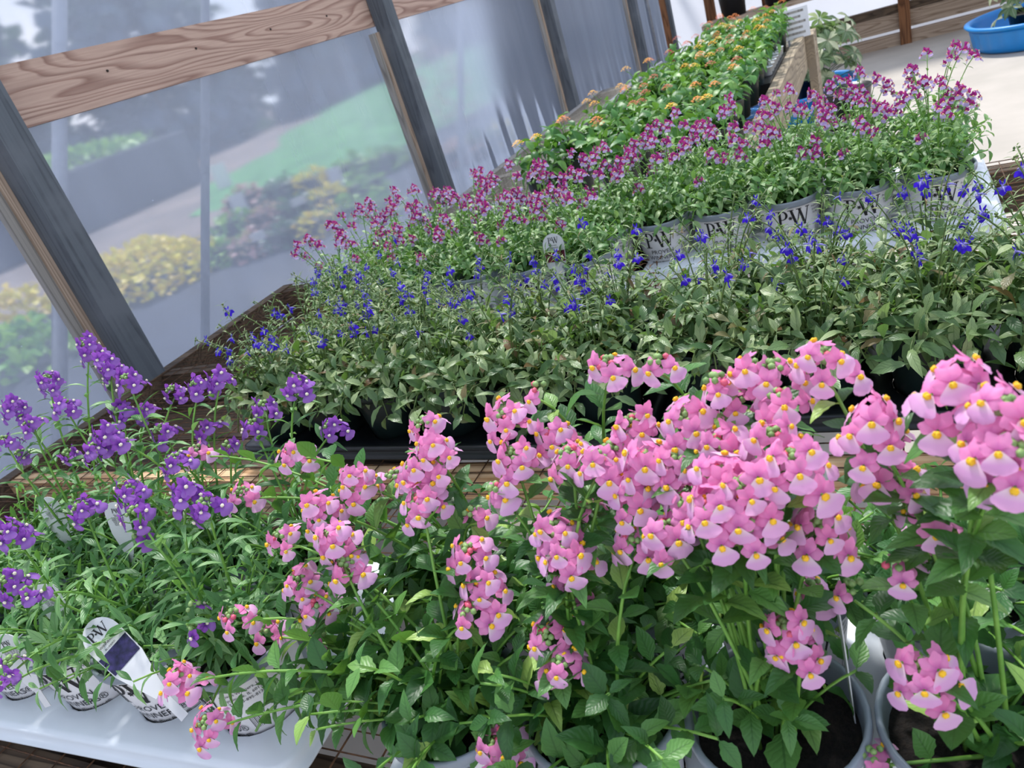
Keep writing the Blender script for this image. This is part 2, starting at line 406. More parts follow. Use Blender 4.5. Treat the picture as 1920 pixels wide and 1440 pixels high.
f = film_sheet('wall_left', 0, 0, ys, zs, lambda y, z, t: (WX-.045-t+wr(y, z), y, z), 'film')
tag(f, 'clear hazy plastic film wall along the left of the bench', 'wall', kind='structure')
xs = np.linspace(WX-.03, 4.2, 60); zs2 = np.linspace(FZ, 1.6, 8)
f = film_sheet('wall_back', 0, 0, xs, zs2, lambda x, z, t: (x, EY+.03+t+.004*math.sin(x*5), z), 'film_end')
tag(f, 'bright white plastic film wall at the far end', 'wall', kind='structure')

# hip board
hb = MB(); hb.box(-.018, .018, 0, 11, -.0725, .0725)
hipb = hb.build('trim_1', 'board'); hipb.location = (WX-.022, -1.5, .7425)
tag(hipb, 'pale pine board running along the film wall above the bench', 'board', kind='structure')
for (px, py) in ((201, 133), (367, 91), (507, 55), (612, 30)):
    p = at_x(px, py, WX-.004)
    n_ = MB(); n_.lathe([(.0005, .003), (.0032, .003), (.0036, 0)], 8); n_.box(-.001, .001, -.0012, .0012, -.004, .001)
    o = n_.build('nail', 'nail', hipb); o.matrix_local = Matrix.Translation((p.x-hipb.location.x, p.y+1.5, p.z-.7425)) @ Matrix.Rotation(PI/2, 4, 'Y')

# wall posts with batten laths
for i, y in enumerate((1.235, 3.04, 4.93, 6.85)):
    p = empty('wall_post', (WX+.02, y, FZ))
    tag(p, ['grey timber post with dark face, nearest the camera, beside the yellow shrub', 'grey timber post crossing the pine board, second along the film wall',
            'grey timber post where the grey mesh bench begins to narrow, third along', 'grey timber post just left of the steel hoop pipe, fourth along'][i], 'post', 'timber posts of the film wall')
    tp = 1.7-FZ
    b = MB(); b.box(-.02, .052, -.038, .038, 0, tp, bev=.003); b.build('post_timber', 'post' if i != 1 else 'post', p)
    b = MB(); b.box(-.036, -.012, -.062, -.0385, 0, 1.395); b.build('lath', 'lath', p)['label'] = 'pale tan lath holding the film'
    b = MB(); b.box(-.036, -.016, -.088, -.063, 0, 1.395); b.build('batten', 'post_pale', p)
b = MB(); b.tube([(0, 0, 0), (0, 0, 2.5)], .019, 12); o = b.build('hoop_pipe', 'steel', None, True)
o.location = (WX+.03, 7.35, FZ); tag(o, 'thin galvanised steel pipe standing between the two farthest wall posts', 'pipe')
p = empty('wall_post', (WX+.02, 8.0, FZ)); tag(p, 'farthest timber post at the corner with the bright end wall', 'post', 'timber posts of the film wall')
b = MB(); b.box(-.02, .06, -.04, .04, 0, 2.45); b.build('post_timber', 'post', p)
b = MB(); b.box(-.02, .03, -.09, -.045, 0, 2.45); b.build('batten', 'brown_wood', p)

# end wall framing
def endbar(name, label, x0, x1, z0, z1, dy, mat, n):
    b = MB(); b.box(x0, x1, EY-dy, EY+.02, z0, z1); o = b.build(name, mat); tag(o, label, 'board', kind='structure'); return o
endbar('trim_2', 'brown baseboard along the foot of the end wall', -.85, 2.6, FZ, FZ+.10, .05, 'end_wood', 2)
endbar('trim_3', 'wide pale sill plank above the baseboard of the end wall', -.85, 2.6, FZ+.13, FZ+.27, .03, 'end_wood', 2)
endbar('trim_4', 'dark narrow board across the end wall film', -.85, 2.6, FZ+.275, FZ+.34, .045, 'bench_wood', 2)


# ------------------------------------------------------------------ BENCHES
def wire_mesh(x0, x1, y0, y1, px, py, r, mat, name, parent, sag=0):
    b = MB()
    def zz(x, y): return sag*math.sin(x*9+y*4)*.5
    ny = int(round((x1-x0)/px)); nx = int(round((y1-y0)/py))
    for i in range(ny+1):
        x = x0+(x1-x0)*i/ny; pts = [(x+.0012*math.sin(k*2.1+i), y0+(y1-y0)*k/6, zz(x, y0+(y1-y0)*k/6)-r) for k in range(7)]
        b.tube(pts, r, 4)
    for j in range(nx+1):
        y = y0+(y1-y0)*j/nx; pts = [(x0+(x1-x0)*k/8, y+.0012*math.sin(k*1.7+j), zz(x0+(x1-x0)*k/8, y)-r) for k in range(9)]
        b.tube(pts, r, 4)
    o = b.build(name, mat, parent); o['kind'] = 'stuff'; return o
def bar(name, mat, parent, *a, **k):
    b = MB(); b.box(*a, **k); return b.build(name, mat, parent)
near = empty('mesh_bench', (-.4, .95, FZ)); tag(near, 'timber framed bench topped with rusty brown wire mesh under the near trays', 'bench')
g = wire_mesh(-1.40, 1.2, -.85, .90, .0508, .0254, .0011, 'rust_wire', 'wire_mesh', near); g.location = (0, 0, .7495)
H0 = .7455
for (y0, y1, mt) in ((-.155+-.6, -.09-.6, 'bench_wood'), (-.175, -.137, 'fresh_wood'), (.30, .34, 'bench_wood'), (.84, .88, 'bench_wood')):
    bar('cross_joist', mt, near, -1.40, 1.2, y0, y1, H0-(.04 if mt == 'fresh_wood' else .09), H0)
bar('edge_rail', 'bench_wood', near, -1.44, -1.402, -.85, .90, H0-.09, H0+.004)
for k, y in enumerate((-.66, -.705+.01, -.56)):
    pass
b = MB(); b.box(-1.40, .02, -.78, -.685, H0-.135, H0-.092); b.build('deck_plank', 'bench_wood', near)
b = MB(); b.box(-1.40, -.12, -.675, -.575, H0-.135, H0-.092); b.build('deck_plank', 'bench_wood', near)
for k in range(9):
    bar('deck_plank', 'bench_wood', near, -1.40, -.45, -.50+k*.155, -.36+k*.155, H0-.135, H0-.093)
for x in (-1.3, -.1, 1.1):
    for y in (-.6, .80): bar('leg', 'bench_wood', near, x-.045, x+.045, y-.04, y+.04, 0, H0-.136)

far = empty('mesh_bench', (-.9, 3.2, FZ)); tag(far, 'long bench of grey wire mesh carrying the lantanas towards the end wall', 'bench')
g = wire_mesh(-.58, .50, -1.25, 1.28, .0508, .0254, .0011, 'grey_wire', 'wire_mesh', far); g.location = (0, 0, .7495)
bar('edge_rail', 'post_pale', far, -.62, -.582, -1.25, 1.28, H0-.09, H0+.004)
bar('side_rail', 'rail_wood', far, .502, .545, -1.25, 1.28, H0-.12, H0+.04)
for y in (-1.2, -.4, .4, 1.2): bar('cross_joist', 'post_pale', far, -.58, .50, y-.02, y+.02, H0-.09, H0)
for y in (-1.15, 1.21):
    bar('leg', 'rail_wood', far, .546, .585, y-.14, y-.005, 0, H0+.03); bar('leg', 'rail_wood', far, .546, .585, y+.005, y+.07, 0, H0+.03)
    bar('leg', 'post_pale', far, -.57, -.53, y-.04, y+.04, 0, H0-.091)
b = MB(); b.tube([at(1030, 287, .012), at(1110, 221, .012), at(1195, 150, .012), at(1240, 118, .012)], .011, 10)
b.tube([at(1075, 250, .012), at(1087, 240, .012)], .014, 10)
tag(b.build('steel_conduit', 'steel', None, True), 'grey steel conduit lying along the grey mesh beside the lantanas', 'pipe')

# ------------------------------------------------------------------ POTS, TRAYS, LETTERING
def font_mesh(txt, size):
    cu = bpy.data.curves.new('t', 'FONT'); cu.body = txt; cu.size = size; cu.align_x = 'CENTER'; cu.resolution_u = 2
    o = bpy.data.objects.new('t', cu); C.objects.link(o)
    me = bpy.data.meshes.new_from_object(o); bpy.data.objects.remove(o)
    v = [tuple(q.co) for q in me.vertices]; f = [tuple(p.vertices) for p in me.polygons]; bpy.data.meshes.remove(me)
    return v, f
def glyph_P():
    q = []
    def r(x0, x1, y0, y1): q.append([(x0, y0), (x1, y0), (x1, y1), (x0, y1)])
    r(.16, .30, 0, .5); r(.16, .30, .5, 1); r(.02, .44, 0, .045); r(.02, .30, .955, 1)
    n = 10
    for i in range(n):
        a, c = -PI/2+PI*i/n, -PI/2+PI*(i+1)/n
        q.append([(.36+.30*math.cos(a), .73+.27*math.sin(a)), (.36+.30*math.cos(c), .73+.27*math.sin(c)), (.36+.17*math.cos(c), .73+.225*math.sin(c)), (.36+.17*math.cos(a), .73+.225*math.sin(a))])
    r(.28, .37, .46, .505); r(.28, .37, .955, 1)
    return q
def glyph_W():
    q = []
    def st(x0, x1, w, y0=1, y1=0):
        for k in range(3):
            a, c = k/3, (k+1)/3; xa = x0+(x1-x0)*a; xc = x0+(x1-x0)*c; ya = y0+(y1-y0)*a; yc = y0+(y1-y0)*c
            q.append([(xa, ya), (xa+w, ya), (xc+w, yc), (xc, yc)])
    st(.10, .36, .14); st(.62, .40, .055); st(.54, .80, .14); st(1.10, .84, .055)
    for x0, x1 in ((.0, .32), (.46, .74), (.98, 1.22)): q.append([(x0, .955), (x1, .955), (x1, 1), (x0, 1)])
    return q
def logo(size):
    v = []; f = []
    for gl, dx in ((glyph_P(), -.95), (glyph_W(), -.28)):
        for q in gl:
            f.append(tuple(range(len(v), len(v)+4))); v += [((x+dx)*size, y*size, 0) for x, y in q]
    # the little blossom between the two letters
    for k in range(6):
        a = k*PI/3; c = (-.17, .52); p = [(c[0]+.13*math.cos(a), c[1]+.13*math.sin(a)), (c[0]+.07*math.cos(a+.5), c[1]+.07*math.sin(a+.5)), c, (c[0]+.07*math.cos(a-.5), c[1]+.07*math.sin(a-.5))]
        f.append(tuple(range(len(v), len(v)+4))); v += [(x*size, y*size, 0) for x, y in p]
    return v, f
POT_H = .115; POT_R = .0595
def pot_r(z): return .0430+(POT_R-.0430-.0015)*z/POT_H
def wrap_print():
    b = MB()
    for (v, f), z, dx in ((logo(.034), .066, 0), (font_mesh('PROVEN', .0125), .052, .002), (font_mesh('WINNERS®', .0125), .0395, .003), (font_mesh('The #1 Plant Brand®', .0068), .0305, .004),):
        vs = []
        for x, y, _ in v:
            zz = z+y; r = pot_r(zz)+.0005; a = -PI/2+(x+dx)/r; vs.append((r*math.cos(a), r*math.sin(a), zz))
        b.add(vs, f)
    for txt, k in (('Proven Winners, LLC', 0), ('Sycamore, IL 60178', 1), ('Tel 815-895-8130', 2)):
        v, f = font_mesh(txt, .0052); vs = []
        for x, y, _ in v:
            zz = .093+y-k*.0065; r = pot_r(zz)+.0005; a = -PI/2+1.05+x/r; vs.append((r*math.cos(a), r*math.sin(a), zz))
        b.add(vs, f)
    for k in range(12):
        a = -PI/2+.85+k*.028; w = .006 if k % 3 else .013; vs = []
        for zz, aa in ((.04, a), (.04, a+w), (.06, a+w), (.06, a)):
            r = pot_r(zz)+.0005; vs.append((r*math.cos(aa), r*math.sin(aa), zz))
        b.add(vs, [(0, 1, 2, 3)])
    return b.mesh('printed_lettering', ['ink'], False)
PRINT = wrap_print()
def pot_mesh(white):
    b = MB()
    b.lathe([(.002, .001), (.038, .001), (.0430, .004), (pot_r(.104), .104)], 32, 0)
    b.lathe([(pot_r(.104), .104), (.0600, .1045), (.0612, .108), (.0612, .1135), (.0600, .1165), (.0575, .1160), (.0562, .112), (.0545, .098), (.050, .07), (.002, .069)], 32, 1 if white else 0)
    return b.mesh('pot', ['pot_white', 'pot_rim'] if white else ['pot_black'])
POTW, POTB = pot_mesh(1), pot_mesh(0)
def soil_mesh():
    b = MB(); b.v.append((0, 0, .101)); b.uv.append((0, 0)); rs = (.014, .028, .041, .0548); seg = 20
    for j, r in enumerate(rs):
        for k in range(seg):
            a = 2*PI*k/seg; b.v.append((r*math.cos(a), r*math.sin(a), .098+random.uniform(-.003, .003)-(.003 if j == 3 else 0))); b.uv.append((0, 0))
    for k in range(seg): b.f.append((0, 1+k, 1+(k+1) % seg)); b.m.append(0)
    for j in range(3):
        for k in range(seg):
            a = 1+j*seg+k; c = 1+j*seg+(k+1) % seg; b.f.append((a, a+seg, c+seg, c)); b.m.append(0)
    return b.mesh('soil', ['soil'])
SOIL = soil_mesh()

def make_tray(loc, rz, nx, ny, pitch, label, mat, top=.034, margin=.03, group=None):
    """rim sheet with round holes, turned-down lip and a cup under every hole; origin at the front-left pot centre"""
    t = empty('growing_tray', loc, rz); tag(t, label, 'tray', group)
    b = MB(); seg = 24; h = pitch/2; hr = .0484
    for i in range(nx):
        for j in range(ny):
            cx, cy = i*pitch, j*pitch; vs = []
            for k in range(seg):
                a = 2*PI*k/seg+PI/4*0; c, s_ = math.cos(a), math.sin(a)
                vs.append((cx+hr*c, cy+hr*s_, top-.003)); vs.append((cx+(hr+.003)*c, cy+(hr+.003)*s_, top))
                m_ = h/max(abs(c), abs(s_)); vs.append((cx+m_*c, cy+m_*s_, top))
            fs = []
            for k in range(seg):
                k2 = (k+1) % seg; fs += [(k*3, k*3+1, k2*3+1, k2*3), (k*3+1, k*3+2, k2*3+2, k2*3+1)]
            b.add(vs, fs)
    x0, x1, y0, y1 = -h, (nx-1)*pitch+h, -h, (ny-1)*pitch+h
    def rr(d, rad, z):
        out = []; X0, X1, Y0, Y1 = x0-d, x1+d, y0-d, y1+d
        for (cx, cy, a0) in ((X1-rad, Y1-rad, 0), (X0+rad, Y1-rad, PI/2), (X0+rad, Y0+rad, PI), (X1-rad, Y0+rad, 1.5*PI)):
            for k in range(7): a = a0+PI/2*k/6; out.append((cx+rad*math.cos(a), cy+rad*math.sin(a), z))
        return out
    rings = [rr(0, .0004, top), rr(margin*.6, .014, top), rr(margin*.9, .026, top-.002), rr(margin, .03, top-.006), rr(margin+.001, .031, top-.016), rr(margin+.006, .035, top-.018), rr(margin+.006, .035, top-.020), rr(margin-.001, .029, top-.019)]
    vs = sum(rings, []); fs = []; K = 28
    for r_ in range(len(rings)-1):
        for k in range(K): fs.append((r_*K+k, (r_+1)*K+k, (r_+1)*K+(k+1) % K, r_*K+(k+1) % K))
    b.add(vs, fs); b.build('tray_rim', mat, t, True)
    cb = MB(); cb.lathe([(hr, top-.003), (hr-.001, top-.012), (.0480, .006), (.044, .0008), (.002, .0005)], 20)
    cm = cb.mesh('cup', [mat])
    for i in range(nx):
        for j in range(ny): link('cup', cm, t, Matrix.Translation((i*pitch, j*pitch, 0)))
    def spot(i, j):
        c, s_ = math.cos(rz), math.sin(rz); x, y = i*pitch, j*pitch
        return Vector((loc[0]+c*x-s_*y, loc[1]+s_*x+c*y, .0015))
    return spot

# ------------------------------------------------------------------ LEAVES AND FLOWERS
def leaf_mesh(name, mat, width=.5, n=7, serr=.0, fold=.25, droop=.25, peak=.4, twist=0., petiole=.08):
    b = MB(); rows = []
    for i in range(n+1):
        t = i/n
        w = (t/peak)**.75 if t < peak else max(0, 1-((t-peak)/(1-peak))**2.0)
        if i == 0: w = .06
        w *= width/2
        if serr and 0 < i < n: w *= (1+serr*(1 if i % 2 else -1))
        y = petiole+(1-petiole)*t; z = -droop*t*t+.10*t
        tw = twist*t
        for s in (-1, 0, 1):
            x = s*w; dz = fold*abs(s)*w*2*.5
            rows.append((x*math.cos(tw), y+(-.03 if serr and s and i % 2 else 0), z+dz+x*math.sin(tw))); b.uv.append((t, .5+.5*s))
    b.v = rows
    for i in range(n):
        for s in (0, 1):
            a = i*3+s; b.f.append((a, a+1, a+4, a+3)); b.m.append(0)
    # petiole
    k = len(b.v); b.v += [(-.015, 0, 0), (.015, 0, 0)]; b.uv += [(0, .5), (0, .5)]; b.f.append((k, k+1, 2, 0)); b.m.append(0)
    return b.mesh(name, [mat])
LV = {
 'pink': [leaf_mesh('leaf', 'pink_leaf', .54, 11, .055, .35, .35, .36, .0), leaf_mesh('leaf', 'pink_leaf', .48, 11, .055, .5, .6, .40, .25), leaf_mesh('leaf', 'pink_leaf', .58, 11, .05, .25, .1, .38, -.2)],
 'purple': [leaf_mesh('leaf', 'purple_leaf', .27, 6, .0, .4, .35, .42, .1), leaf_mesh('leaf', 'purple_leaf', .24, 6, .05, .5, .7, .45, -.2), leaf_mesh('leaf', 'purple_leaf', .3, 6, .0, .3, .15, .4, .2)],
 'lob': [leaf_mesh('leaf', 'lob_leaf', .40, 7, .10, .35, .45, .5, .1), leaf_mesh('leaf', 'lob_leaf', .32, 7, .08, .5, .8, .55, -.3), leaf_mesh('leaf', 'lob_leaf', .46, 7, .10, .25, .2, .55, .25)],
 'lobthin': [leaf_mesh('leaf', 'lob_leaf', .16, 5, 0, .4, .5, .4, .2)],
 'bi': [leaf_mesh('leaf', 'bi_leaf', .48, 5, .06, .35, .3, .4, .1), leaf_mesh('leaf', 'bi_leaf', .4, 5, .06, .5, .6, .42, -.2)],
 'lan': [leaf_mesh('leaf', 'lan_leaf', .62, 5, .05, .3, .35, .35, .1), leaf_mesh('leaf', 'lan_leaf', .56, 5, .05, .45, .55, .38, -.2)],
 'var': [leaf_mesh('leaf', 'var_leaf', .36, 5, 0, .35, .4, .55, .1)],
}
def add_petal(b, ang, L, Wd, cup, mi, base=.04, notch=0, n=4, m=2, z0=0, ruff=.0, rect=.6):
    d = Vector((math.cos(ang), math.sin(ang))); p = Vector((-d.y, d.x)); k = len(b.v)
    for i in range(n+1):
        t = i/n; w = Wd/2*(.22+.78*math.sin(PI/2*min(1, t/.62))**1.2 if t <= .62 else math.sqrt(max(.16, 1-((t-.62)/.46)**2)))
        for j in range(-m, m+1):
            s = j/m; r = base+L*(t-.20*s*s*t*t)
            if i == n: r -= notch*(1-abs(s))*L
            q = d*r+p*(s*w); z = z0+cup*t*t-.14*abs(s)*w+ruff*math.sin(j*2.7+ang*3)*t
            b.v.append((q.x, q.y, z)); b.uv.append((t, .5+.5*s))
    c = 2*m+1
    for i in range(n):
        for j in range(2*m):
            a = k+i*c+j; b.f.append((a, a+c, a+c+1, a+1)); b.m.append(mi)
def nemesia_flower(mats, seed, small=False):
    """face towards local +Z, upper petals towards local +Y, lip towards -Y; total height about 1"""
    r_ = random.Random(seed); b = MB(); n, m = (3, 1) if small else (5, 2)
    j = lambda a: r_.uniform(-a, a)
    for ang, L, Wd in ((64, .47, .33), (116, .47, .33), (8, .40, .35), (172, .40, .35)):
        add_petal(b, math.radians(ang+j(6)), L, Wd, -.06+j(.16)+(.06 if 40 < ang < 140 else -.05), 0, .03, 0, n, m, .012 if 40 < ang < 140 else -.02, .014, .75)
    b2 = len(b.v); add_petal(b, math.radians(-90+j(3)), .62, .80, -.12+j(.12), 1, .02, .14, n, 1 if small else 3, .03, .022, .55)
    b.ball((0, -.10, .075), .098, 2, 1.15, 1, .8)
    if not small:
        b.ball((-.035, -.06, .11), .045, 2); b.ball((.035, -.06, .11), .045, 2)
        b.tube([(0, 0, -.02), (0, -.06, -.16), (0, -.22, -.34)], [.05, .03, .012], 4, 3)
    return b.mesh('flower', mats)
def lobelia_flower(seed):
    r_ = random.Random(seed); b = MB(); j = lambda a: r_.uniform(-a, a)
    for ang, L, Wd in ((-90, .5, .36), (-142, .48, .32), (-38, .48, .32)): add_petal(b, math.radians(ang+j(6)), L, Wd, -.12+j(.1), 0, .04, 0, 3, 1, 0, .02)
    for ang in (65, 115): add_petal(b, math.radians(ang+j(8)), .34, .12, .15, 0, .03, 0, 2, 1)
    b.tube([(0, 0, .02), (0, .03, -.2), (0, -.05, -.5)], [.06, .05, .02], 4, 0)
    b.ball((0, -.06, .02), .05, 1)
    return b.mesh('flower', ['lob_pet', 'cream'])
FL = {'pink': [nemesia_flower(['pk_up', 'pk_lip', 'yellow', 'stem'], i) for i in range(5)],
      'purple': [nemesia_flower(['pu_up', 'pu_lip', 'cream', 'stem'], 20+i) for i in range(5)],
      'bi': [nemesia_flower(['bi_up', 'bi_lip', 'peach'], 40+i, True) for i in range(4)],
      'lob': [lobelia_flower(60+i) for i in range(3)]}

def bez(p0, p1, p2, n):
    p0, p1, p2 = Vector(p0), Vector(p1), Vector(p2)
    return [p0*(1-t)**2+p1*(2*t*(1-t))+p2*t*t for t in [i/n for i in range(n+1)]]
def rv(a): return Vector((random.uniform(-a, a), random.uniform(-a, a), random.uniform(-a, a)))

def leaves_on(pts, parent, kind, t0, t1, step, size, top_size, out, spread=.55):
    """opposite leaf pairs along a stem"""
    L = sum((pts[i+1]-pts[i]).length for i in range(len(pts)-1)); nn = max(1, int(L*(t1-t0)/step)); ph = random.uniform(0, PI)
    for k in range(nn+1):
        t = t0+(t1-t0)*k/max(1, nn); x = t*(len(pts)-1); i = min(len(pts)-2, int(x)); p = pts[i].lerp(pts[i+1], x-i); d = (pts[i+1]-pts[i]).normalized()
        a = d.cross(Vector((0, 0, 1)));
        if a.length < .1: a = Vector((1, 0, 0))
        a.normalize(); c = d.cross(a); th = ph+k*PI/2
        s = size+(top_size-size)*t
        for q in (0, PI):
            o = a*math.cos(th+q)+c*math.sin(th+q)
            fwd = o*random.uniform(.75, 1.1)+d*random.uniform(.25, spread)+Vector((0, 0, random.uniform(-.15, .25))); nrm = Vector((0, 0, 1))+d*.4+rv(.25)
            sc = s*random.uniform(.75, 1.2)
            if p.z < .09: continue
            out.append((parent, frame(p, fwd, nrm, sc, random.uniform(.85, 1.1)), kind))

def flush_leaves(out, root, max_n, far_key=None):
    """largest / nearest leaves become objects of their own, the rest one 'foliage' mesh"""
    if len(out) > max_n:
        out.sort(key=far_key or (lambda e: -e[1].translation.z)); own, rest = out[:max_n], out[max_n:]
    else: own, rest = out, []
    for par, m4, kind in own: link('leaf', random.choice(LV[kind]), par, m4)
    if rest:
        bykind = {}
        for par, m4, kind in rest: bykind.setdefault(kind, []).append(m4)
        for kind, ms in bykind.items(): merged('small_leaves', LV[kind][0], ms, LV[kind][0].materials[0].name, root)
# materials by their own name, for merged()
for m_ in list(M.values()): M[m_.name] = m_

def cluster(root, stem, pos, n, kind, fs, axis=None):
    """flowers in a loose raceme around the stem tip"""
    axis = (axis or Vector((0, 0, 1))).normalized(); h = .0019*n if n > 2 else 0
    ph = random.uniform(0, 6.28)
    # facing the brighter camera side a little more than the far side
    for k in range(n):
        a = ph+k*2.39996; lvl = (k+.5)/max(1, n); r = fs*(.66+.16*random.random())*(1.15-.55*lvl if n > 3 else .6)
        o = Vector((math.cos(a), math.sin(a), 0)); p = pos+o*r+axis*(h*(lvl-.5)*1.5)
        nrm = o*random.uniform(.6, 1)+(Vector((0, -.5, random.uniform(.6, 1.35))) if kind == 'pink' else Vector((0, -.35, random.uniform(.25, .8))))+rv(.22)
        up = Vector((0, 0, 1))*1.0-o*.3+rv(.32)
        y = up-nrm.normalized()*up.dot(nrm.normalized())
        m4 = frame(p, y, nrm, fs*random.uniform(.85, 1.12), random.uniform(.92, 1.1))
        link('flower', random.choice(FL[kind]), stem, m4)

def hero_plant(name, kind, loc, label, group, clusters, nfol, leaf_sizes, white=True, prot=0., max_leaf=240, spreadv=.075, hgt=.10, fs=.0200, hang=()):
    root = empty(name, loc); tag(root, label, 'potted plant', group)
    link('pot', POTW if white else POTB, root); link('soil', SOIL, root, Matrix.Rotation(random.uniform(0, 6), 4, 'Z'))
    if white: link('printed_lettering', PRINT, root, Matrix.Rotation(prot, 4, 'Z'))
    out = []; L0 = Vector(loc)
    ls, lt, step = leaf_sizes
    for (P, n) in clusters:
        q = P-L0; base = Vector((random.uniform(-.018, .018), random.uniform(-.018, .018), .096))
        hor = Vector((q.x, q.y, 0)); ctl = base+Vector((q.x*.45, q.y*.45, (q.z-.096)*(.75 if hor.length < .15 else 1.0)+.01))+rv(.012)
        pts = bez(base, ctl, q-Vector((0, 0, .006)), 9)
        b = MB(); b.tube(pts, [.0017-.0007*i/9 for i in range(10)], 5, 0)
        nb = 3+n
        for k in range(nb):
            a = k*2.4; r = .0045*math.sqrt(k/nb)*1.6; c = q+Vector((r*math.cos(a), r*math.sin(a), .004+.004*(1-k/nb)))
            b.ball(c, .0022+.0006*random.random(), 2 if (kind == 'pink' and random.random() < .12) else 1)
        st = b.build('flower_stem', ['stem', 'bud', 'bud_pink'], root, True)
        cluster(root, st, q, n, kind, fs)
        leaves_on(pts, st, kind, .5 if nfol < 8 else .15, .86, step*1.05, ls, lt, out)
    for k in range(nfol):
        a = 2*PI*k/nfol+random.uniform(-.3, .3); rr = spreadv*math.sqrt(random.uniform(.15, 1)); h = .1+hgt*random.uniform(.45, 1)*(1-.6*(rr/spreadv)**2)
        tip = Vector((rr*math.cos(a), rr*math.sin(a), h)); base = Vector((tip.x*.15, tip.y*.15, .096))
        pts = bez(base, base+Vector((tip.x*.35, tip.y*.35, (h-.096)*.7)), tip, 6)
        b = MB(); b.tube(pts, .0012, 4); st = b.build('stem', ['stem'], root, True)
        leaves_on(pts, st, kind, .2, 1., step, ls, lt, out)
    for (P, sag) in hang:
        q = P-L0; base = Vector((0, 0, .098)); pts = bez(base, Vector((q.x*.6, q.y*.6, .16)), q, 8)
        b = MB(); b.tube(pts, .0014, 5); st = b.build('stem', ['stem'], root, True)
        leaves_on(pts, st, kind, .3, 1., step, ls, ls*.8, out)
    flush_leaves(out, root, max_leaf)
    return root

# --- pink nemesia clusters as seen in the photograph: pixel, height above the bench, number of blossoms
PINK = [(370,848,.26,4),(550,850,.27,6),(455,928,.24,6),(665,900,.27,9),(600,950,.26,9),(625,1010,.25,9),(650,1065,.23,6),(530,1010,.24,5),(440,1160,.19,5),
 (560,1090,.21,8),(595,1140,.19,6),(500,1185,.15,4),(335,1275,.16,9),(392,1358,.13,8),(600,1205,.15,1),(800,800,.31,5),(815,850,.30,10),(780,880,.29,8),(790,945,.27,9),
 (950,785,.32,9),(965,860,.30,9),(938,925,.28,3),(1040,820,.30,8),(1070,860,.30,5),(1120,870,.30,7),(1140,690,.34,5),(1240,688,.34,2),(1010,738,.33,1),(880,1040,.24,8),(905,1105,.22,9),(885,1150,.21,5),
 (1040,1000,.26,9),(1060,1045,.25,8),(1075,1120,.20,5),(1030,1200,.19,8),(1055,1250,.18,6),(1190,800,.31,8),(1150,850,.30,7),(1215,870,.30,9),(1190,930,.28,9),(1190,1020,.25,7),
 (1290,790,.32,9),(1270,870,.30,7),(1290,950,.28,9),(1250,1000,.27,6),(1350,840,.31,9),(1350,900,.31,10),(1345,725,.34,3),(1410,700,.34,7),(1465,755,.33,4),(1450,700,.34,4),(1540,680,.35,8),(1450,830,.32,9),(1490,870,.32,9),
 (1400,920,.31,9),(1340,960,.30,11),(1400,990,.29,9),(1535,990,.27,10),(1635,805,.33,11),(1675,900,.29,6),(1745,975,.27,4),(1685,1070,.24,2),(1600,1112,.22,1),(1475,1185,.21,9),(1500,1225,.20,4),
 (1735,1265,.20,9),(1790,735,.36,11),(1885,780,.36,9),(1895,850,.35,8),(930,1405,.125,8),(945,1368,.13,2),(1640,1425,.11,2),(1525,1110,.19,3),(1060,1120,.20,3),(740,900,.26,4),(1885,870,.33,5),(1380,760,.32,5),
 (1110,955,.26,2),(1060,1085,.22,3),(890,970,.25,2),(1745,1010,.24,3)]
PURPLE = [(165,650,.36,10),(205,690,.35,13),(240,715,.34,7),(90,715,.34,9),(120,760,.33,6),(25,765,.33,9),(10,830,.30,5),(60,795,.31,5),(410,712,.30,8),(370,725,.30,7),(325,735,.28,5),(495,765,.27,5),(475,800,.26,4),(555,722,.29,7),(622,802,.24,6),(200,820,.31,11),(180,845,.30,5),(305,810,.28,5),(230,775,.30,7),(270,770,.29,4),
 (130,855,.27,3),(40,855,.27,3),(245,925,.28,9),(255,965,.27,5),(350,930,.28,10),(385,950,.27,5),(155,955,.27,6),(25,1000,.27,9),(15,1095,.24,7),(55,1115,.23,3),(265,1010,.24,2),(365,1145,.19,1),(370,1180,.18,2),(25,1245,.20,3),(5,1280,.18,3),(330,865,.27,5),(390,800,.26,4),(430,840,.24,3)]

tp = make_tray((-.099-.1235*2*math.cos(math.radians(6)), .350-.1235*2*math.sin(math.radians(6)), 0.0015), math.radians(6), 5, 2, .1235, 'white plastic tray under the pink nemesias in the right foreground', 'tray_white')
tl = make_tray((-.622-.125*4*math.cos(math.radians(2.2)), .352-.125*4*math.sin(math.radians(2.2)), 0.0015), math.radians(2.2), 5, 2, .125, 'white plastic tray under the purple nemesias in the left foreground', 'tray_white', margin=.020)
pinkspots = [tp(i, j) for j in range(2) for i in range(5)]
purpspots = [tl(i, j) for j in range(2) for i in range(5)]
def assign(lst, spots):
    out = [[] for _ in spots]
    for (px, py, z, n) in lst:
        p = at(px, py, z); d = [((s.x-p.x)**2+(s.y-p.y)**2)*(1+.25*len(out[i])/8) for i, s in enumerate(spots)]
        out[d.index(min(d))].append((p, n))
    return out
ap = assign(PINK, pinkspots); au = assign(PURPLE, purpspots)
HANG = {0: [(555, 1370, .05), (690, 1360, .07), (600, 1260, .09), (520, 1300, .08), (480, 1370, .05), (560, 1200, .12), (640, 1310, .09)], 1: [(1010, 1300, .11), (1160, 1310, .11)], 2: [(1230, 1340, .1)], 5: [(640, 1050, .13), (600, 1110, .12), (680, 1120, .12), (650, 1180, .1), (720, 1060, .14), (700, 1130, .08), (740, 1100, .1), (690, 1180, .07), (760, 1150, .09), (770, 1070, .12)]}
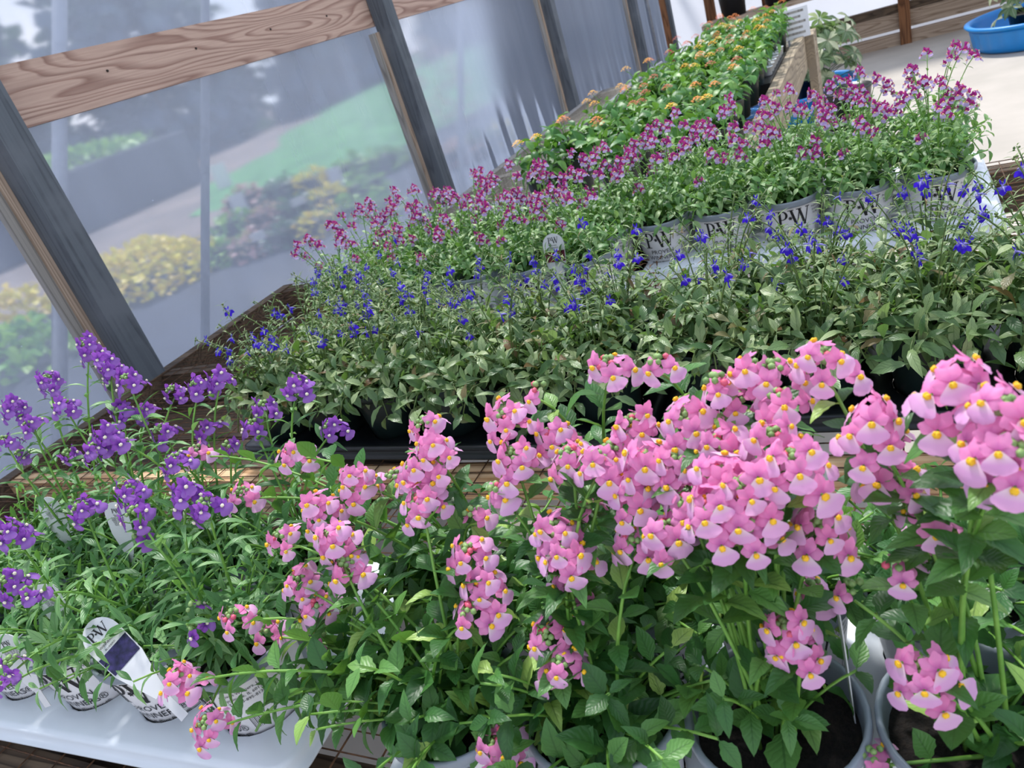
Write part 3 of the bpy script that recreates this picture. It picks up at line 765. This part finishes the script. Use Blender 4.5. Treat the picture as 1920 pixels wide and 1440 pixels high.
for i, s in enumerate(pinkspots):
    row, col = divmod(i, 5)
    lab = f"pink nemesia in a white pot, {'front' if row == 0 else 'back'} row, {ordw(col)} from the left"
    sparse = (row == 0 and col >= 2)
    hero_plant('potted_nemesia', 'pink', s, lab, 'pink nemesias in the foreground tray', ap[i], (6 if sparse else 24), (.037, .022, .019), prot=[.35, .1, -.15, 1.2, .2][col]+(0 if row == 0 else .5),
               max_leaf=300, spreadv=.06 if sparse else .115, hgt=.10 if sparse else .12, hang=[(at(a, b_, c_), 0) for a, b_, c_ in HANG.get(i, [])])
for i, s in enumerate(purpspots):
    row, col = divmod(i, 5)
    lab = f"leggy purple nemesia in a white pot, {'front' if row == 0 else 'back'} row, {ordw(4-col)} from the right"
    hero_plant('potted_nemesia', 'purple', s, lab, 'purple nemesias in the left tray', au[i], 26, (.043, .024, .017), prot=[.2, .1, .25, .3, -.3][col],
               max_leaf=300, spreadv=.105, hgt=.11, fs=.0185)
# long trailing shoots of the purple plants are their flower stems; see assign()

# ------------------------------------------------------------------ blue lobelias in black pots
def lobelia_proto(seed):
    random.seed(seed)
    root = empty('potted_lobelia', (0, 0, -50)); out = []
    link('pot', POTB, root); link('soil', SOIL, root)
    for k in range(24):
        a = 2*PI*k/24*5+random.uniform(-.3, .3); rr = .100*math.sqrt(random.uniform(.1, 1)); h = .1+random.uniform(.05, .125)*(1-.75*(rr/.1)**2)
        tip = Vector((rr*math.cos(a), rr*math.sin(a), h)); pts = bez((tip.x*.1, tip.y*.1, .096), (tip.x*.4, tip.y*.4, .1+(h-.1)*.7), tip, 5)
        b = MB(); b.tube(pts, .0011, 4); st = b.build('stem', ['stem_dark'], root, True)
        leaves_on(pts, st, 'lob', .2, 1, .018, .040, .026, out)
    for k in range(11):
        a = 2*PI*k/11+random.uniform(-.2, .2); rr = random.uniform(.085, .112); tip = Vector((rr*math.cos(a), rr*math.sin(a), random.uniform(.085, .115)))
        pts = bez((tip.x*.15, tip.y*.15, .096), (tip.x*.7, tip.y*.7, .16), tip, 5); b = MB(); b.tube(pts, .001, 4); st = b.build('stem', ['stem_dark'], root, True)
        leaves_on(pts, st, 'lob', .35, 1, .016, .042, .034, out)
    for k in range(10):
        a = random.uniform(0, 2*PI); rr = .09*math.sqrt(random.uniform(.1, 1)); h = .1+random.uniform(.12, .175)
        tip = Vector((rr*math.cos(a), rr*math.sin(a), h)); pts = bez((tip.x*.2, tip.y*.2, .12), (tip.x*.5, tip.y*.5, .1+(h-.1)*.8), tip, 6)
        b = MB(); b.tube(pts, .0009, 4)
        for q in range(4): b.ball(tip+rv(.004), .0016, 0)
        st = b.build('flower_stem', ['stem_dark'], root, True)
        leaves_on(pts, st, 'lobthin', .35, 1, .011, .026, .014, out)
        for q in range(random.choice((0, 0, 1, 1, 2))):
            t = random.uniform(.6, 1); p = pts[min(6, int(t*6))]+rv(.009); nrm = Vector((random.uniform(-.7, .7), random.uniform(-1, .3), random.uniform(.2, .8)))
            link('flower', random.choice(FL['lob']), st, frame(p, Vector((0, 0, 1))-nrm*.3, nrm, random.uniform(.018, .024)))
    flush_leaves(out, root, 280, lambda e: -e[1].translation.z-.35*math.hypot(e[1].translation.x, e[1].translation.y))
    return root
protos = [lobelia_proto(100+i) for i in range(5)]
index_kids(None)
def place(proto_list, used, loc, rz, sc, label, group, cat='potted plant'):
    p = random.choice(proto_list)
    unused = [q for q in proto_list if q.name not in used]
    if unused: o = unused[0]; used.add(o.name)
    else: o = copy_tree(p)
    o.location = loc; o.rotation_euler = (0, 0, rz); o.scale = (sc, sc, sc); tag(o, label, cat, group); return o
random.seed(11)
lt1 = make_tray((-1.02, .895, .0015), math.radians(-2), 5, 3, .125, 'black plastic tray under the lobelias nearest the film wall', 'tray_black', top=.03, margin=.012)
lt2 = make_tray((-.235, .925, .0015), math.radians(-1), 5, 2, .13, 'black plastic tray under the lobelias on the right', 'tray_black', top=.03, margin=.012)
lt3 = make_tray((-.395, .90, .0015), math.radians(0), 1, 2, .13, 'short black tray holding two lobelias between the two long trays', 'tray_black', top=.03, margin=.012)
used = set()
for tr, nx, nm in ((lt1, 5, 'left'), (lt3, 1, 'short middle'), (lt2, 5, 'right')):
    for j in range(3):
        for i in range(nx):
            if j == 2 and (tr is not lt1 or i > 1): continue
            s = tr(i, j)
            lab = f"blue lobelia in black pot, {['front', 'middle', 'back'][j]} row of {nm} tray" + (f", {ordw(i)} from the left" if nx > 1 else '')
            place(protos, used, s, random.uniform(0, 6.28), random.uniform(.97, 1.0), lab, 'blue lobelias in black pots')

# ------------------------------------------------------------------ magenta and lilac nemesias
def bi_proto(seed):
    random.seed(seed)
    root = empty('potted_nemesia', (0, 0, -50)); out = []
    link('pot', POTW, root); link('soil', SOIL, root); link('printed_lettering', PRINT, root)
    for k in range(22):
        a = 2*PI*k/22*5+random.uniform(-.3, .3); rr = .092*math.sqrt(random.uniform(.1, 1)); h = .1+random.uniform(.05, .12)*(1-.6*(rr/.092)**2)
        tip = Vector((rr*math.cos(a), rr*math.sin(a), h)); pts = bez((tip.x*.1, tip.y*.1, .096), (tip.x*.4, tip.y*.4, .1+(h-.1)*.7), tip, 5)
        b = MB(); b.tube(pts, .0011, 4); st = b.build('stem', ['stem'], root, True)
        leaves_on(pts, st, 'bi', .2, 1, .016, .032, .021, out)
    for k in range(4):
        a = 2*PI*k/4+PI/4+random.uniform(-.2, .2); rr = random.uniform(.07, .09); tip = Vector((rr*math.cos(a), rr*math.sin(a), random.uniform(.095, .12)))
        pts = bez((tip.x*.15, tip.y*.15, .096), (tip.x*.7, tip.y*.7, .16), tip, 5); b = MB(); b.tube(pts, .001, 4); st = b.build('stem', ['stem'], root, True)
        leaves_on(pts, st, 'bi', .35, 1, .016, .032, .026, out)
    for k in range(9):
        a = random.uniform(0, 2*PI); rr = .075*math.sqrt(random.uniform(.05, 1)); h = .1+random.uniform(.08, .17)
        tip = Vector((rr*math.cos(a), rr*math.sin(a), h)); pts = bez((tip.x*.2, tip.y*.2, .12), (tip.x*.6, tip.y*.6, .1+(h-.1)*.8), tip, 5)
        b = MB(); b.tube(pts, .0010, 4)
        for q in range(4): b.ball(tip+rv(.004), .0018, 1)
        st = b.build('flower_stem', ['stem', 'bud'], root, True)
        leaves_on(pts, st, 'bi', .3, .8, .022, .018, .012, out)
        cluster(root, st, tip, random.choice((4, 5, 6, 7)), 'bi', .0140)
    flush_leaves(out, root, 200)
    return root
bp_ = [bi_proto(200+i) for i in range(5)]
index_kids(None); used = set(); random.seed(12)
bt1 = make_tray((-.555-5*.125, 1.36, .0015), math.radians(-1.5), 6, 3, .125, 'white plastic tray under the left block of magenta nemesias', 'tray_white')
bt2 = make_tray((-.438, 1.50, .0015), 0, 5, 3, .125, 'white plastic tray under the right block of magenta nemesias', 'tray_white')
for tr, nx, nm in ((bt1, 6, 'left'), (bt2, 5, 'right')):
    for j in range(3):
        for i in range(nx):
            s = tr(i, j)
            lab = f"magenta nemesia in white pot, {['front', 'middle', 'back'][j]} row of {nm} block, {ordw(nx-1-i)} from right"
            o = place(bp_, used, s, random.uniform(-.35, .35), 1.0, lab, 'magenta and lilac nemesias')

# ------------------------------------------------------------------ lantanas on the far bench
def lantana_proto(seed):
    random.seed(seed)
    root = empty('potted_lantana', (0, 0, -50)); out = []
    b = MB(); b.lathe([(.002, .001), (.045, .001), (.05, .006), (.062, .10), (.065, .104), (.062, .106), (.058, .095), (.002, .093)], 16); b.build('pot', 'pot_black', root, True)
    for k in range(9):
        a = 2*PI*k/9+random.uniform(-.3, .3); rr = .10*math.sqrt(random.uniform(.1, 1)); h = .1+random.uniform(.05, .13)*(1-.25*(rr/.1)**2)
        tip = Vector((rr*math.cos(a), rr*math.sin(a), h)); pts = bez((tip.x*.1, tip.y*.1, .096), (tip.x*.4, tip.y*.4, .1+(h-.1)*.7), tip, 4)
        b = MB(); b.tube(pts, .0016, 4); st = b.build('stem', ['stem'], root, True)
        leaves_on(pts, st, 'lan', .2, 1, .028, .066, .046, out)
    for k in range(2):
        a = random.uniform(0, 2*PI); rr = .08*math.sqrt(random.uniform(.05, 1)); h = .1+random.uniform(.10, .14); c = Vector((rr*math.cos(a), rr*math.sin(a), h))
        b = MB(); pts = bez((c.x*.3, c.y*.3, .14), (c.x*.7, c.y*.7, h-.01), c, 4); b.tube(pts, .0012, 4, 1)
        for q in range(22):
            ph = q*2.4; r = .019*math.sqrt(q/22); z = .014*(1-(r/.019)**2); cc = c+Vector((r*math.cos(ph), r*math.sin(ph), z+.003)); kk = len(b.v)
            vs = [cc]+[cc+Vector((.0048*math.cos(w_*PI/2+q), .0048*math.sin(w_*PI/2+q), .001*(w_ % 2))) for w_ in range(4)]
            b.add(vs, [(0, 1, 2), (0, 2, 3), (0, 3, 4), (0, 4, 1)], 0)
        b.build('flower_head', [('lan_y', 'lan_o', 'lan_y', 'lan_o', 'lan_r', 'lan_o')[seed-300], 'stem'], root, True)
    flush_leaves(out, root, 60)
    return root
lp = [lantana_proto(300+i) for i in range(6)]
index_kids(None); used = set(); random.seed(13)
for j in range(13):
    for i in range(3):
        lab = f"lantana with orange or yellow heads, {['beside the timber rail', 'middle column', 'beside the steel conduit'][2-i]}, {ordw(j)} from the near end"
        place(lp, used, (-.48-(2-i)*(.225-.105*min(1, j/9))+random.uniform(-.006, .006), 2.12+j*.178+random.uniform(-.01, .01), .0015), random.uniform(0, 6.28), random.uniform(.86, 1.02), lab, 'lantanas on the far bench')
# stacked white cell cups beside the rail
for k in range(7):
    b = MB(); b.lathe([(.002, 0), (.016, 0), (.021, .03), (.024, .032), (.022, .034), (.018, .004), (.002, .003)], 14)
    o = b.build('plastic_cup', 'tray_white', None, True); o.location = (-.425, 3.32+k*.075, .043)
    tag(o, f"small white plastic cup in the row along the timber rail, {ordw(k)} from the near end", 'cup', 'white cups along the rail')
for k in range(1): bar('batten', 'tray_black', far, .45, .50, -.05, .62, .752, .792)

# ------------------------------------------------------------------ PLANT TAGS
def plant_tag(base, up, face, w, h, label, photo=None, lines=(), lg=.012, curve=.0):
    """a rounded plastic label on its stake; local x across, y up, z towards the reader"""
    t = empty('plant_tag', (0, 0, 0)); tag(t, label, 'plant tag')
    b = MB(); out = [(-w*.16, -.75*h), (w*.16, -.75*h), (w*.47, 0), (w/2, h*.62)]
    for k in range(1, 12): a = PI*k/12; out.append((w/2*math.cos(a), h*.62+h*.38*math.sin(a)))
    out += [(-w/2, h*.62), (-w*.47, 0)]
    n_ = len(out); vs = [(x, y, 0) for x, y in out]+[(x, y, -.0008) for x, y in out]
    b.add(vs, [tuple(range(n_)), tuple(reversed(range(n_, 2*n_)))]+[(i, i+n_, (i+1) % n_+n_, (i+1) % n_) for i in range(n_)])
    b.box(-w*.12, w*.12, -h*1.3, -.74*h, -.0008, 0)
    m4 = frame(base, up, face, 1.); 
    # frame(): local +Y along up, +Z near face
    t.matrix_world = m4
    b.build('card', 'tag_white', t)
    if photo:
        b = MB(); b.add([(-w*.44, .02*h, .0004), (w*.44, .02*h, .0004), (w*.47, h*.40, .0004), (-w*.47, h*.40, .0004)], [(0, 1, 2, 3)]); b.build('printed_photo', photo, t)
    b = MB(); v, f = logo(lg); b.add([(x, y+h*.66, .0005) for x, y, _ in v], f)
    for txt, y, sz in lines:
        v, f = font_mesh(txt, sz); b.add([(x, q+y*h, .0005) for x, q, _ in v], f)
    b.build('printed_lettering', 'ink', t); return t
PL = (('PROVEN', .57, .0036), ('WINNERS®', .49, .0036))
p0 = at(1043, 492, .125); plant_tag(p0, (.02, .25, 1), (0, -1, .3), .045, .056, 'white rounded plant tag in front of the left magenta nemesias', 'tag_photo_red', PL)
# tag lying towards the reader over the second white pot of the left tray
a_, b_ = at(195, 1198, .165), at(300, 1300, .118)
d_ = (a_-b_).normalized(); ctr = b_
plant_tag(b_+(a_-b_)*.55, d_, Vector((.1, -.45, 1)), .036, (a_-b_).length*.75, 'leaning plant tag with dark purple picture beside the left foreground pots', 'tag_photo', (('PROVEN', .575, .0036), ('WINNERS®', .50, .0036), ('BLUEBIRD', .425, .0028)), .0115)
SM = tuple((t_, .58-.045*i, .0026) for i, t_ in enumerate(('Nemesia', 'Annual', 'Partial sun to sun', 'Height 20-35 cm', 'Water when dry', 'Feed regularly', 'Self cleaning', 'Space 25 cm')))
for (px, py, z, lab, up) in ((110, 985, .16, 'pale plant tag with small print behind the purple flowers at left', (-.15, .2, 1)), (110, 1150, .14, 'large pale plant tag with small print at the left edge', (-.2, .15, 1)),
                             (40, 1250, .12, 'lowest pale plant tag at the left edge, half hidden by leaves', (-.2, .15, 1)), (230, 1000, .17, 'pale plant tag behind the middle purple flower clusters', (.1, .2, 1)),
                             (1515, 950, .18, 'white plant tag standing behind the pink flowers on the right', (.1, .2, 1))):
    plant_tag(at(px, py, z), up, (.25, -.8, .6), .033, .042, lab, None, SM, .006)
p0 = at(1590, 1260, .135); plant_tag(p0, (-.02, .15, 1), (1, .22, .1), .022, .06, 'narrow white stake tag seen edge on in the right foreground pot', None, (), .004)

# ------------------------------------------------------------------ floor objects at the far end
def wading_pool(x, y, r, label):
    t = empty('wading_pool', (x, y, FZ)); tag(t, label, 'pool')
    def wob(rr, z, a): return rr*(1+(.012*math.cos(a*28) if .03 < z < .15 else 0))
    b = MB(); prof = [(.01, .004), (r*.86, .004), (r*.89, .02), (r*.90, .04), (r*.905, .06), (r*.92, .085), (r*.925, .11), (r*.94, .135), (r*.95, .165), (r*1.0, .172), (r*1.015, .18), (r*1.01, .192), (r*.97, .197), (r*.935, .19), (r*.92, .16), (r*.86, .02), (.01, .012)]
    b.lathe(prof, 112, 0, wob=wob); b.build('basin', 'blue_plastic', t, True)
    b = MB(); b.lathe([(r*.955, .150), (r*.962, .153), (r*.955, .158)], 64); b.build('rim_bead', 'blue_plastic', t, True); return t
wading_pool(1.02, 7.0, .50, 'bright blue plastic wading pool with dark pots on the floor at far right')
wading_pool(-.62, 6.15, .44, 'blue plastic wading pool half hidden behind the timber rail')
def nursery_pot(x, y, z, r, h, label, cat='pot', group=None):
    t = empty('nursery_pot', (x, y, z)); tag(t, label, cat, group)
    b = MB(); b.lathe([(.002, .001), (r*.8, .001), (r*.97, h*.93), (r, h*.935), (r, h*.99), (r*.96, h), (r*.93, h*.9), (.002, h*.89)], 24); b.build('pot_wall', 'tray_black', t, True)
    b = MB(); b.lathe([(r*.93, h*.905), (.002, h*.91)], 20); b.build('soil', 'soil', t); return t
def schefflera(t, r, h, n, seed):
    """whorls of variegated leaflets on thin stalks"""
    random.seed(seed); 
    for k in range(n):
        a = random.uniform(0, 6.28); rr = r*math.sqrt(random.uniform(.02, 1)); z = h*random.uniform(.35, 1); c = Vector((rr*math.cos(a), rr*math.sin(a), z))
        b = MB(); b.tube(bez((c.x*.1, c.y*.1, h*.15), (c.x*.3, c.y*.3, z*.8), c, 4), .003, 4); st = b.build('stem', ['stem_dark'], t, True)
        out = Vector((c.x, c.y, .4*h)).normalized(); e1 = out.cross(Vector((.2, .1, 1))).normalized(); e2 = out.cross(e1)
        for q in range(8):
            th = q*PI/4; d = e1*math.cos(th)+e2*math.sin(th)+out*.15
            link('leaf', LV['var'][0], st, frame(c, d, out+rv(.2), random.uniform(.075, .11), 1.2))
t = nursery_pot(-.52, 6.15, FZ+.014, .155, .25, 'dark pot of variegated schefflera standing in the half hidden blue pool', 'potted plant'); schefflera(t, .34, .60, 62, 5)
t = nursery_pot(-.26, 5.55, FZ, .16, .24, 'dark round nursery pot on the floor in front of the half hidden blue pool')
t = nursery_pot(.95, 6.95, FZ+.014, .17, .2, 'dark pot of white edged foliage in the right blue pool', 'potted plant'); schefflera(t, .33, .52, 26, 6)
t = nursery_pot(1.28, 7.0, FZ+.014, .14, .2, 'second dark pot of pale foliage at the right of the right blue pool', 'potted plant'); schefflera(t, .2, .42, 12, 8)
b = MB(); b.box(-.03, .03, -.001, .001, 0, .07); b.box(-.02, .02, -.002, -.0012, .01, .035, 1); o = b.build('plant_tag', ['tag_white', 'red_print']); o.location = (1.0, 6.78, FZ+.20); tag(o, 'small white and red tag in the dark pot of the right blue pool', 'plant tag')

# shelf on the end wall with dark pots
sh = empty('wall_shelf', (-.6, EY-.25, FZ)); tag(sh, 'timber shelf across the end wall carrying large dark pots', 'shelf')
bar('shelf_board', 'end_wood', sh, -.9, 2.6, -.16, .16, .60, .64)
for x in (-.86, -.35, .75, 2.2): bar('shelf_post', 'brown_wood', sh, x-.045, x+.045, .165, .215, 0, 1.5)
for i, (x, r) in enumerate(((-.62, .13), (-.22, .15), (.1, .15), (.42, .15), (.76, .15))):
    nursery_pot(-.6+x, EY-.27, FZ+.641, r, .30, f'large dark nursery pot on the end wall shelf, {ordw(i)} from the left', 'pot', 'dark pots on the end wall shelf')
# price sign at the end of the lantanas
sg = empty('bench_sign', (-.42, 4.2, -.035)); tag(sg, 'small white card sign with grey lines of print at the end of the lantanas', 'sign')
sg.rotation_euler = (-.35, 0, .1)
bar('sign_card', 'tag_white', sg, -.07, .10, -.002, .002, .07, .21)
bar('sign_stake', 'steel', sg, -.005, .005, .003, .008, -.02, .2)
b = MB()
for k, ww in enumerate((.13, .10, .14, .11, .13)): b.box(.015-ww/2, .015+ww/2, -.003, -.0025, .188-k*.025, .199-k*.025)
b.build('printed_lines', 'post_pale', sg)
# dried leaf litter
ms = []
random.seed(4)
for k in range(60):
    ms.append(frame((-.47+random.uniform(-.03, .03), 1.40+random.uniform(-.05, .05), .004+random.uniform(0, .05)), rv(1), rv(1)+Vector((0, 0, 1)), random.uniform(.02, .04), .7))
o = merged('dried_leaves', LV['lobthin'][0], ms, 'dry', None); tag(o, 'heap of dried brown leaves between the two white trays', 'leaves')

# ------------------------------------------------------------------ OUTDOORS, seen through the film
M['ground'] = plain('ground', '8d7f78', .95, .15, .6, c2='6f6764')
M['cloth'] = plain('cloth', '2e3748', .8, .1, 2, c2='252d3b')
M['grass'] = plain('grass', '5c9a5c', .9, .2, 2.5, c2='437c4a')
M['shrub_y'] = leaf_mat('shrub_y', 'dcb410', 'f6da1c', 'fdf04a', 'd8bc18', trans=.3)
M['shrub_g'] = leaf_mat('shrub_g', '3f7c2e', '6cae38', 'a6d24a', '2f6a24', trans=.3)
M['shrub_d'] = leaf_mat('shrub_d', '2c4a40', '3c6350', '4f7a5c', '223a30', trans=.2)
M['shrub_p'] = leaf_mat('shrub_p', 'a86a70', 'c89090', 'd8b0a8', '8a5a5a', trans=.3)
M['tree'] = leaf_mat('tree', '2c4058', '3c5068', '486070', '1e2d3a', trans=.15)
for m_ in list(M.values()): M[m_.name] = m_
BIG = {k: leaf_mesh('leaf', k, .7, 3, 0, .2, .3, .5) for k in ('shrub_y', 'shrub_g', 'shrub_d', 'shrub_p', 'tree')}
b = MB(); b.box(-60, WX-.15, -30, 60, FZ-.3, FZ-.05); tag(b.build('ground', 'ground'), 'pinkish brown earth outside the film wall', 'ground', kind='structure')
b = MB(); b.box(-8.0, WX-.25, -6, 16, FZ-.05, FZ-.03); tag(b.build('ground_cloth', 'cloth'), 'dark blue grey weed cloth on the ground outside the wall', 'ground', kind='structure')
# grassy bank
b = MB(); nu, nv = 40, 10
for i in range(nu+1):
    for j in range(nv+1):
        y = 8.6+46*(i/nu)**1.3; u = j/nv; xl = -10.5-(y-9)*.56+.5*math.sin(y*.9); x = -6.2+(xl+6.2)*u
        b.v.append((x, y, FZ-.045+.35*math.sin(PI*u)*min(1, (y-8.6)/6)+.03*math.sin(i*1.3+j*2))); b.uv.append((0, 0))
for i in range(nu):
    for j in range(nv): a = i*(nv+1)+j; b.f.append((a, a+1, a+nv+2, a+nv+1)); b.m.append(0)
tag(b.build('grass_bank', 'grass', None, True), 'soft green grassy bank rising beyond the nursery rows outside', 'grass', kind='stuff')
def shrub(name, c, rx, ry, rz, n, size, mat, label, cat, group=None, stem=True):
    t = empty(name, (c[0], c[1], c[2])); tag(t, label, cat, group); ms = []
    for k in range(n):
        v = Vector(rng.normal(size=3)).normalized(); v.z = abs(v.z); r = random.uniform(.7, 1)
        bump = 1+.15*math.sin(v.x*7+c[0])*math.cos(v.y*6)
        ms.append(frame((v.x*rx*r*bump, v.y*ry*r*bump, v.z*rz*r*bump+.02), v+rv(.8), v+Vector((0, 0, .5)), size*random.uniform(.7, 1.3)))
    merged('foliage', BIG[mat], ms, mat, t)
    b = MB(); b.tube([(0, 0, 0), (0, 0, rz*.8)], .03*rx, 6); b.build('stem', 'bench_wood', t); return t
GZ = FZ-.03
def ground_at(px, py, z=GZ):
    r = ray(px, py); t_ = (z-CAM_H)/r.z; return Vector((r.x*t_, r.y*t_, z))
c = ground_at(285, 540); shrub('yellow_shrub', c, .72, .66, .42, 1700, .075, 'shrub_y', 'mound of bright yellow foliage outside the film, left of the blurred pole', 'shrub')
c = ground_at(60, 600); shrub('yellow_shrub', c, .3, .25, .35, 200, .09, 'shrub_y', 'small tuft of yellow foliage outside, just left of the nearest post', 'shrub')
c = ground_at(30, 690); shrub('leafy_plant', c, .7, .6, .25, 500, .12, 'shrub_g', 'low pale green plant outside at the far left edge', 'shrub')

random.seed(21); k = 0
for (px, py) in [(430, 480), (480, 470), (540, 450), (600, 430), (660, 405), (450, 430), (510, 415), (570, 400), (630, 380), (690, 360), (720, 395), (470, 385), (540, 365), (600, 350), (670, 325), (730, 310), (860, 300), (910, 280), (960, 260)]:
    c = ground_at(px, py+10); d = c.length; mt = ['shrub_g', 'shrub_p', 'shrub_d', 'shrub_y', 'shrub_g'][k % 5]
    w = {'shrub_g': 'fresh green', 'shrub_p': 'reddish', 'shrub_d': 'dark green', 'shrub_y': 'yellow leaved'}[mt]
    t = shrub('nursery_plant', c, .03*d, .03*d, .025*d, 130, .010*d, mt, f'blurred {w} nursery plant outside, {ordw(k) if k < 14 else ["fifteenth", "sixteenth", "seventeenth", "eighteenth", "nineteenth"][k-14]} along the rows', 'shrub', 'nursery plants outside')
    b = MB(); b.lathe([(.01, 0), (.02*d, 0), (.024*d, .02*d), (.01, .02*d)], 12); b.build('pot', 'tray_black', t)
    k += 1
for i, (px, py) in enumerate([(500, 470), (575, 405), (460, 400), (640, 350), (425, 345)]):
    c = ground_at(px, py+8); d = c.length; b = MB(); b.box(-.009*d, .009*d, -.003, .003, 0, .028*d); b.box(-.003*d, .003*d, -.002, .002, -.0, .01*d)
    o = b.build('marker_sign', 'tag_white'); o.location = c+Vector((0, 0, .02)); o.rotation_euler = (0, 0, .9)
    tag(o, f'pale upright marker card among the nursery plants outside, {ordw(i)} from the nearest', 'sign', 'marker cards outside')
# long dark block with a yellow green strip on top
c0, c1 = ground_at(95, 440), ground_at(300, 390)
b = MB(); b.box(-1.0, 1.0, -3.2, 3.0, 0, 1.15, bev=.04); o = b.build('storage_block', 'cloth'); cc = (c0+c1)/2; o.location = (cc.x-.2, cc.y-.6, GZ-.015)
tag(o, 'long low dark block outside beyond the earth path', 'block')
shrub('hedge', (o.location.x, o.location.y, GZ+1.14), .9, 3.0, .22, 900, .2, 'shrub_g', 'thin yellow green strip of growth on top of the dark block', 'shrub')
# tree line
random.seed(31)
for i in range(22):
    u_ = i/21; y = -24+74*u_; x = -31+4*u_+22*max(0, u_-.55)**1.2*1.6+(i % 2)*3.6
    shrub('tree', (x, y, GZ-.1), 2.2, 3.3, random.uniform(6.0, 8.5), 900, .9, 'tree', f'dusky tree of the line behind the grassy bank, {["first", "second", "third", "fourth", "fifth", "sixth", "seventh", "eighth", "ninth", "tenth", "eleventh", "twelfth", "thirteenth", "fourteenth", "fifteenth", "sixteenth", "seventeenth", "eighteenth", "nineteenth", "twentieth", "twenty first", "twenty second"][i]} from the left', 'tree', 'trees behind the bank')
shrub('flowering_shrub', ground_at(850, 230), .5, .5, 1.3, 200, .12, 'shrub_p', 'slim pink flowering shrub outside behind the grass', 'shrub')
# outside poles
for i, (px, pt, pb, d) in enumerate(((385, 150, 590, -2.25), (112, 60, 360, -3.0), (865, 0, 330, -2.6), (1020, 100, 260, -2.4))):
    a, c = at_x(px, pt, d), at_x(px, pb, d); dirv = (c-a); k2 = (GZ-a.z)/dirv.z; foot = a+dirv*k2; topk = (2.3-a.z)/dirv.z; top_ = a+dirv*topk
    b = MB(); b.tube([foot, foot.lerp(top_, .5), top_], [.016, .03, .022, .018][i], 10)
    o = b.build('outside_pole', 'steel' if i else 'post', None, True)
    tag(o, ['blurred grey pole leaning outside, between the first two posts', 'wide blurred pole outside above the dark block', 'thin blurred pole outside beyond the second post', 'faint blurred pole outside beside the third post'][i], 'pole')
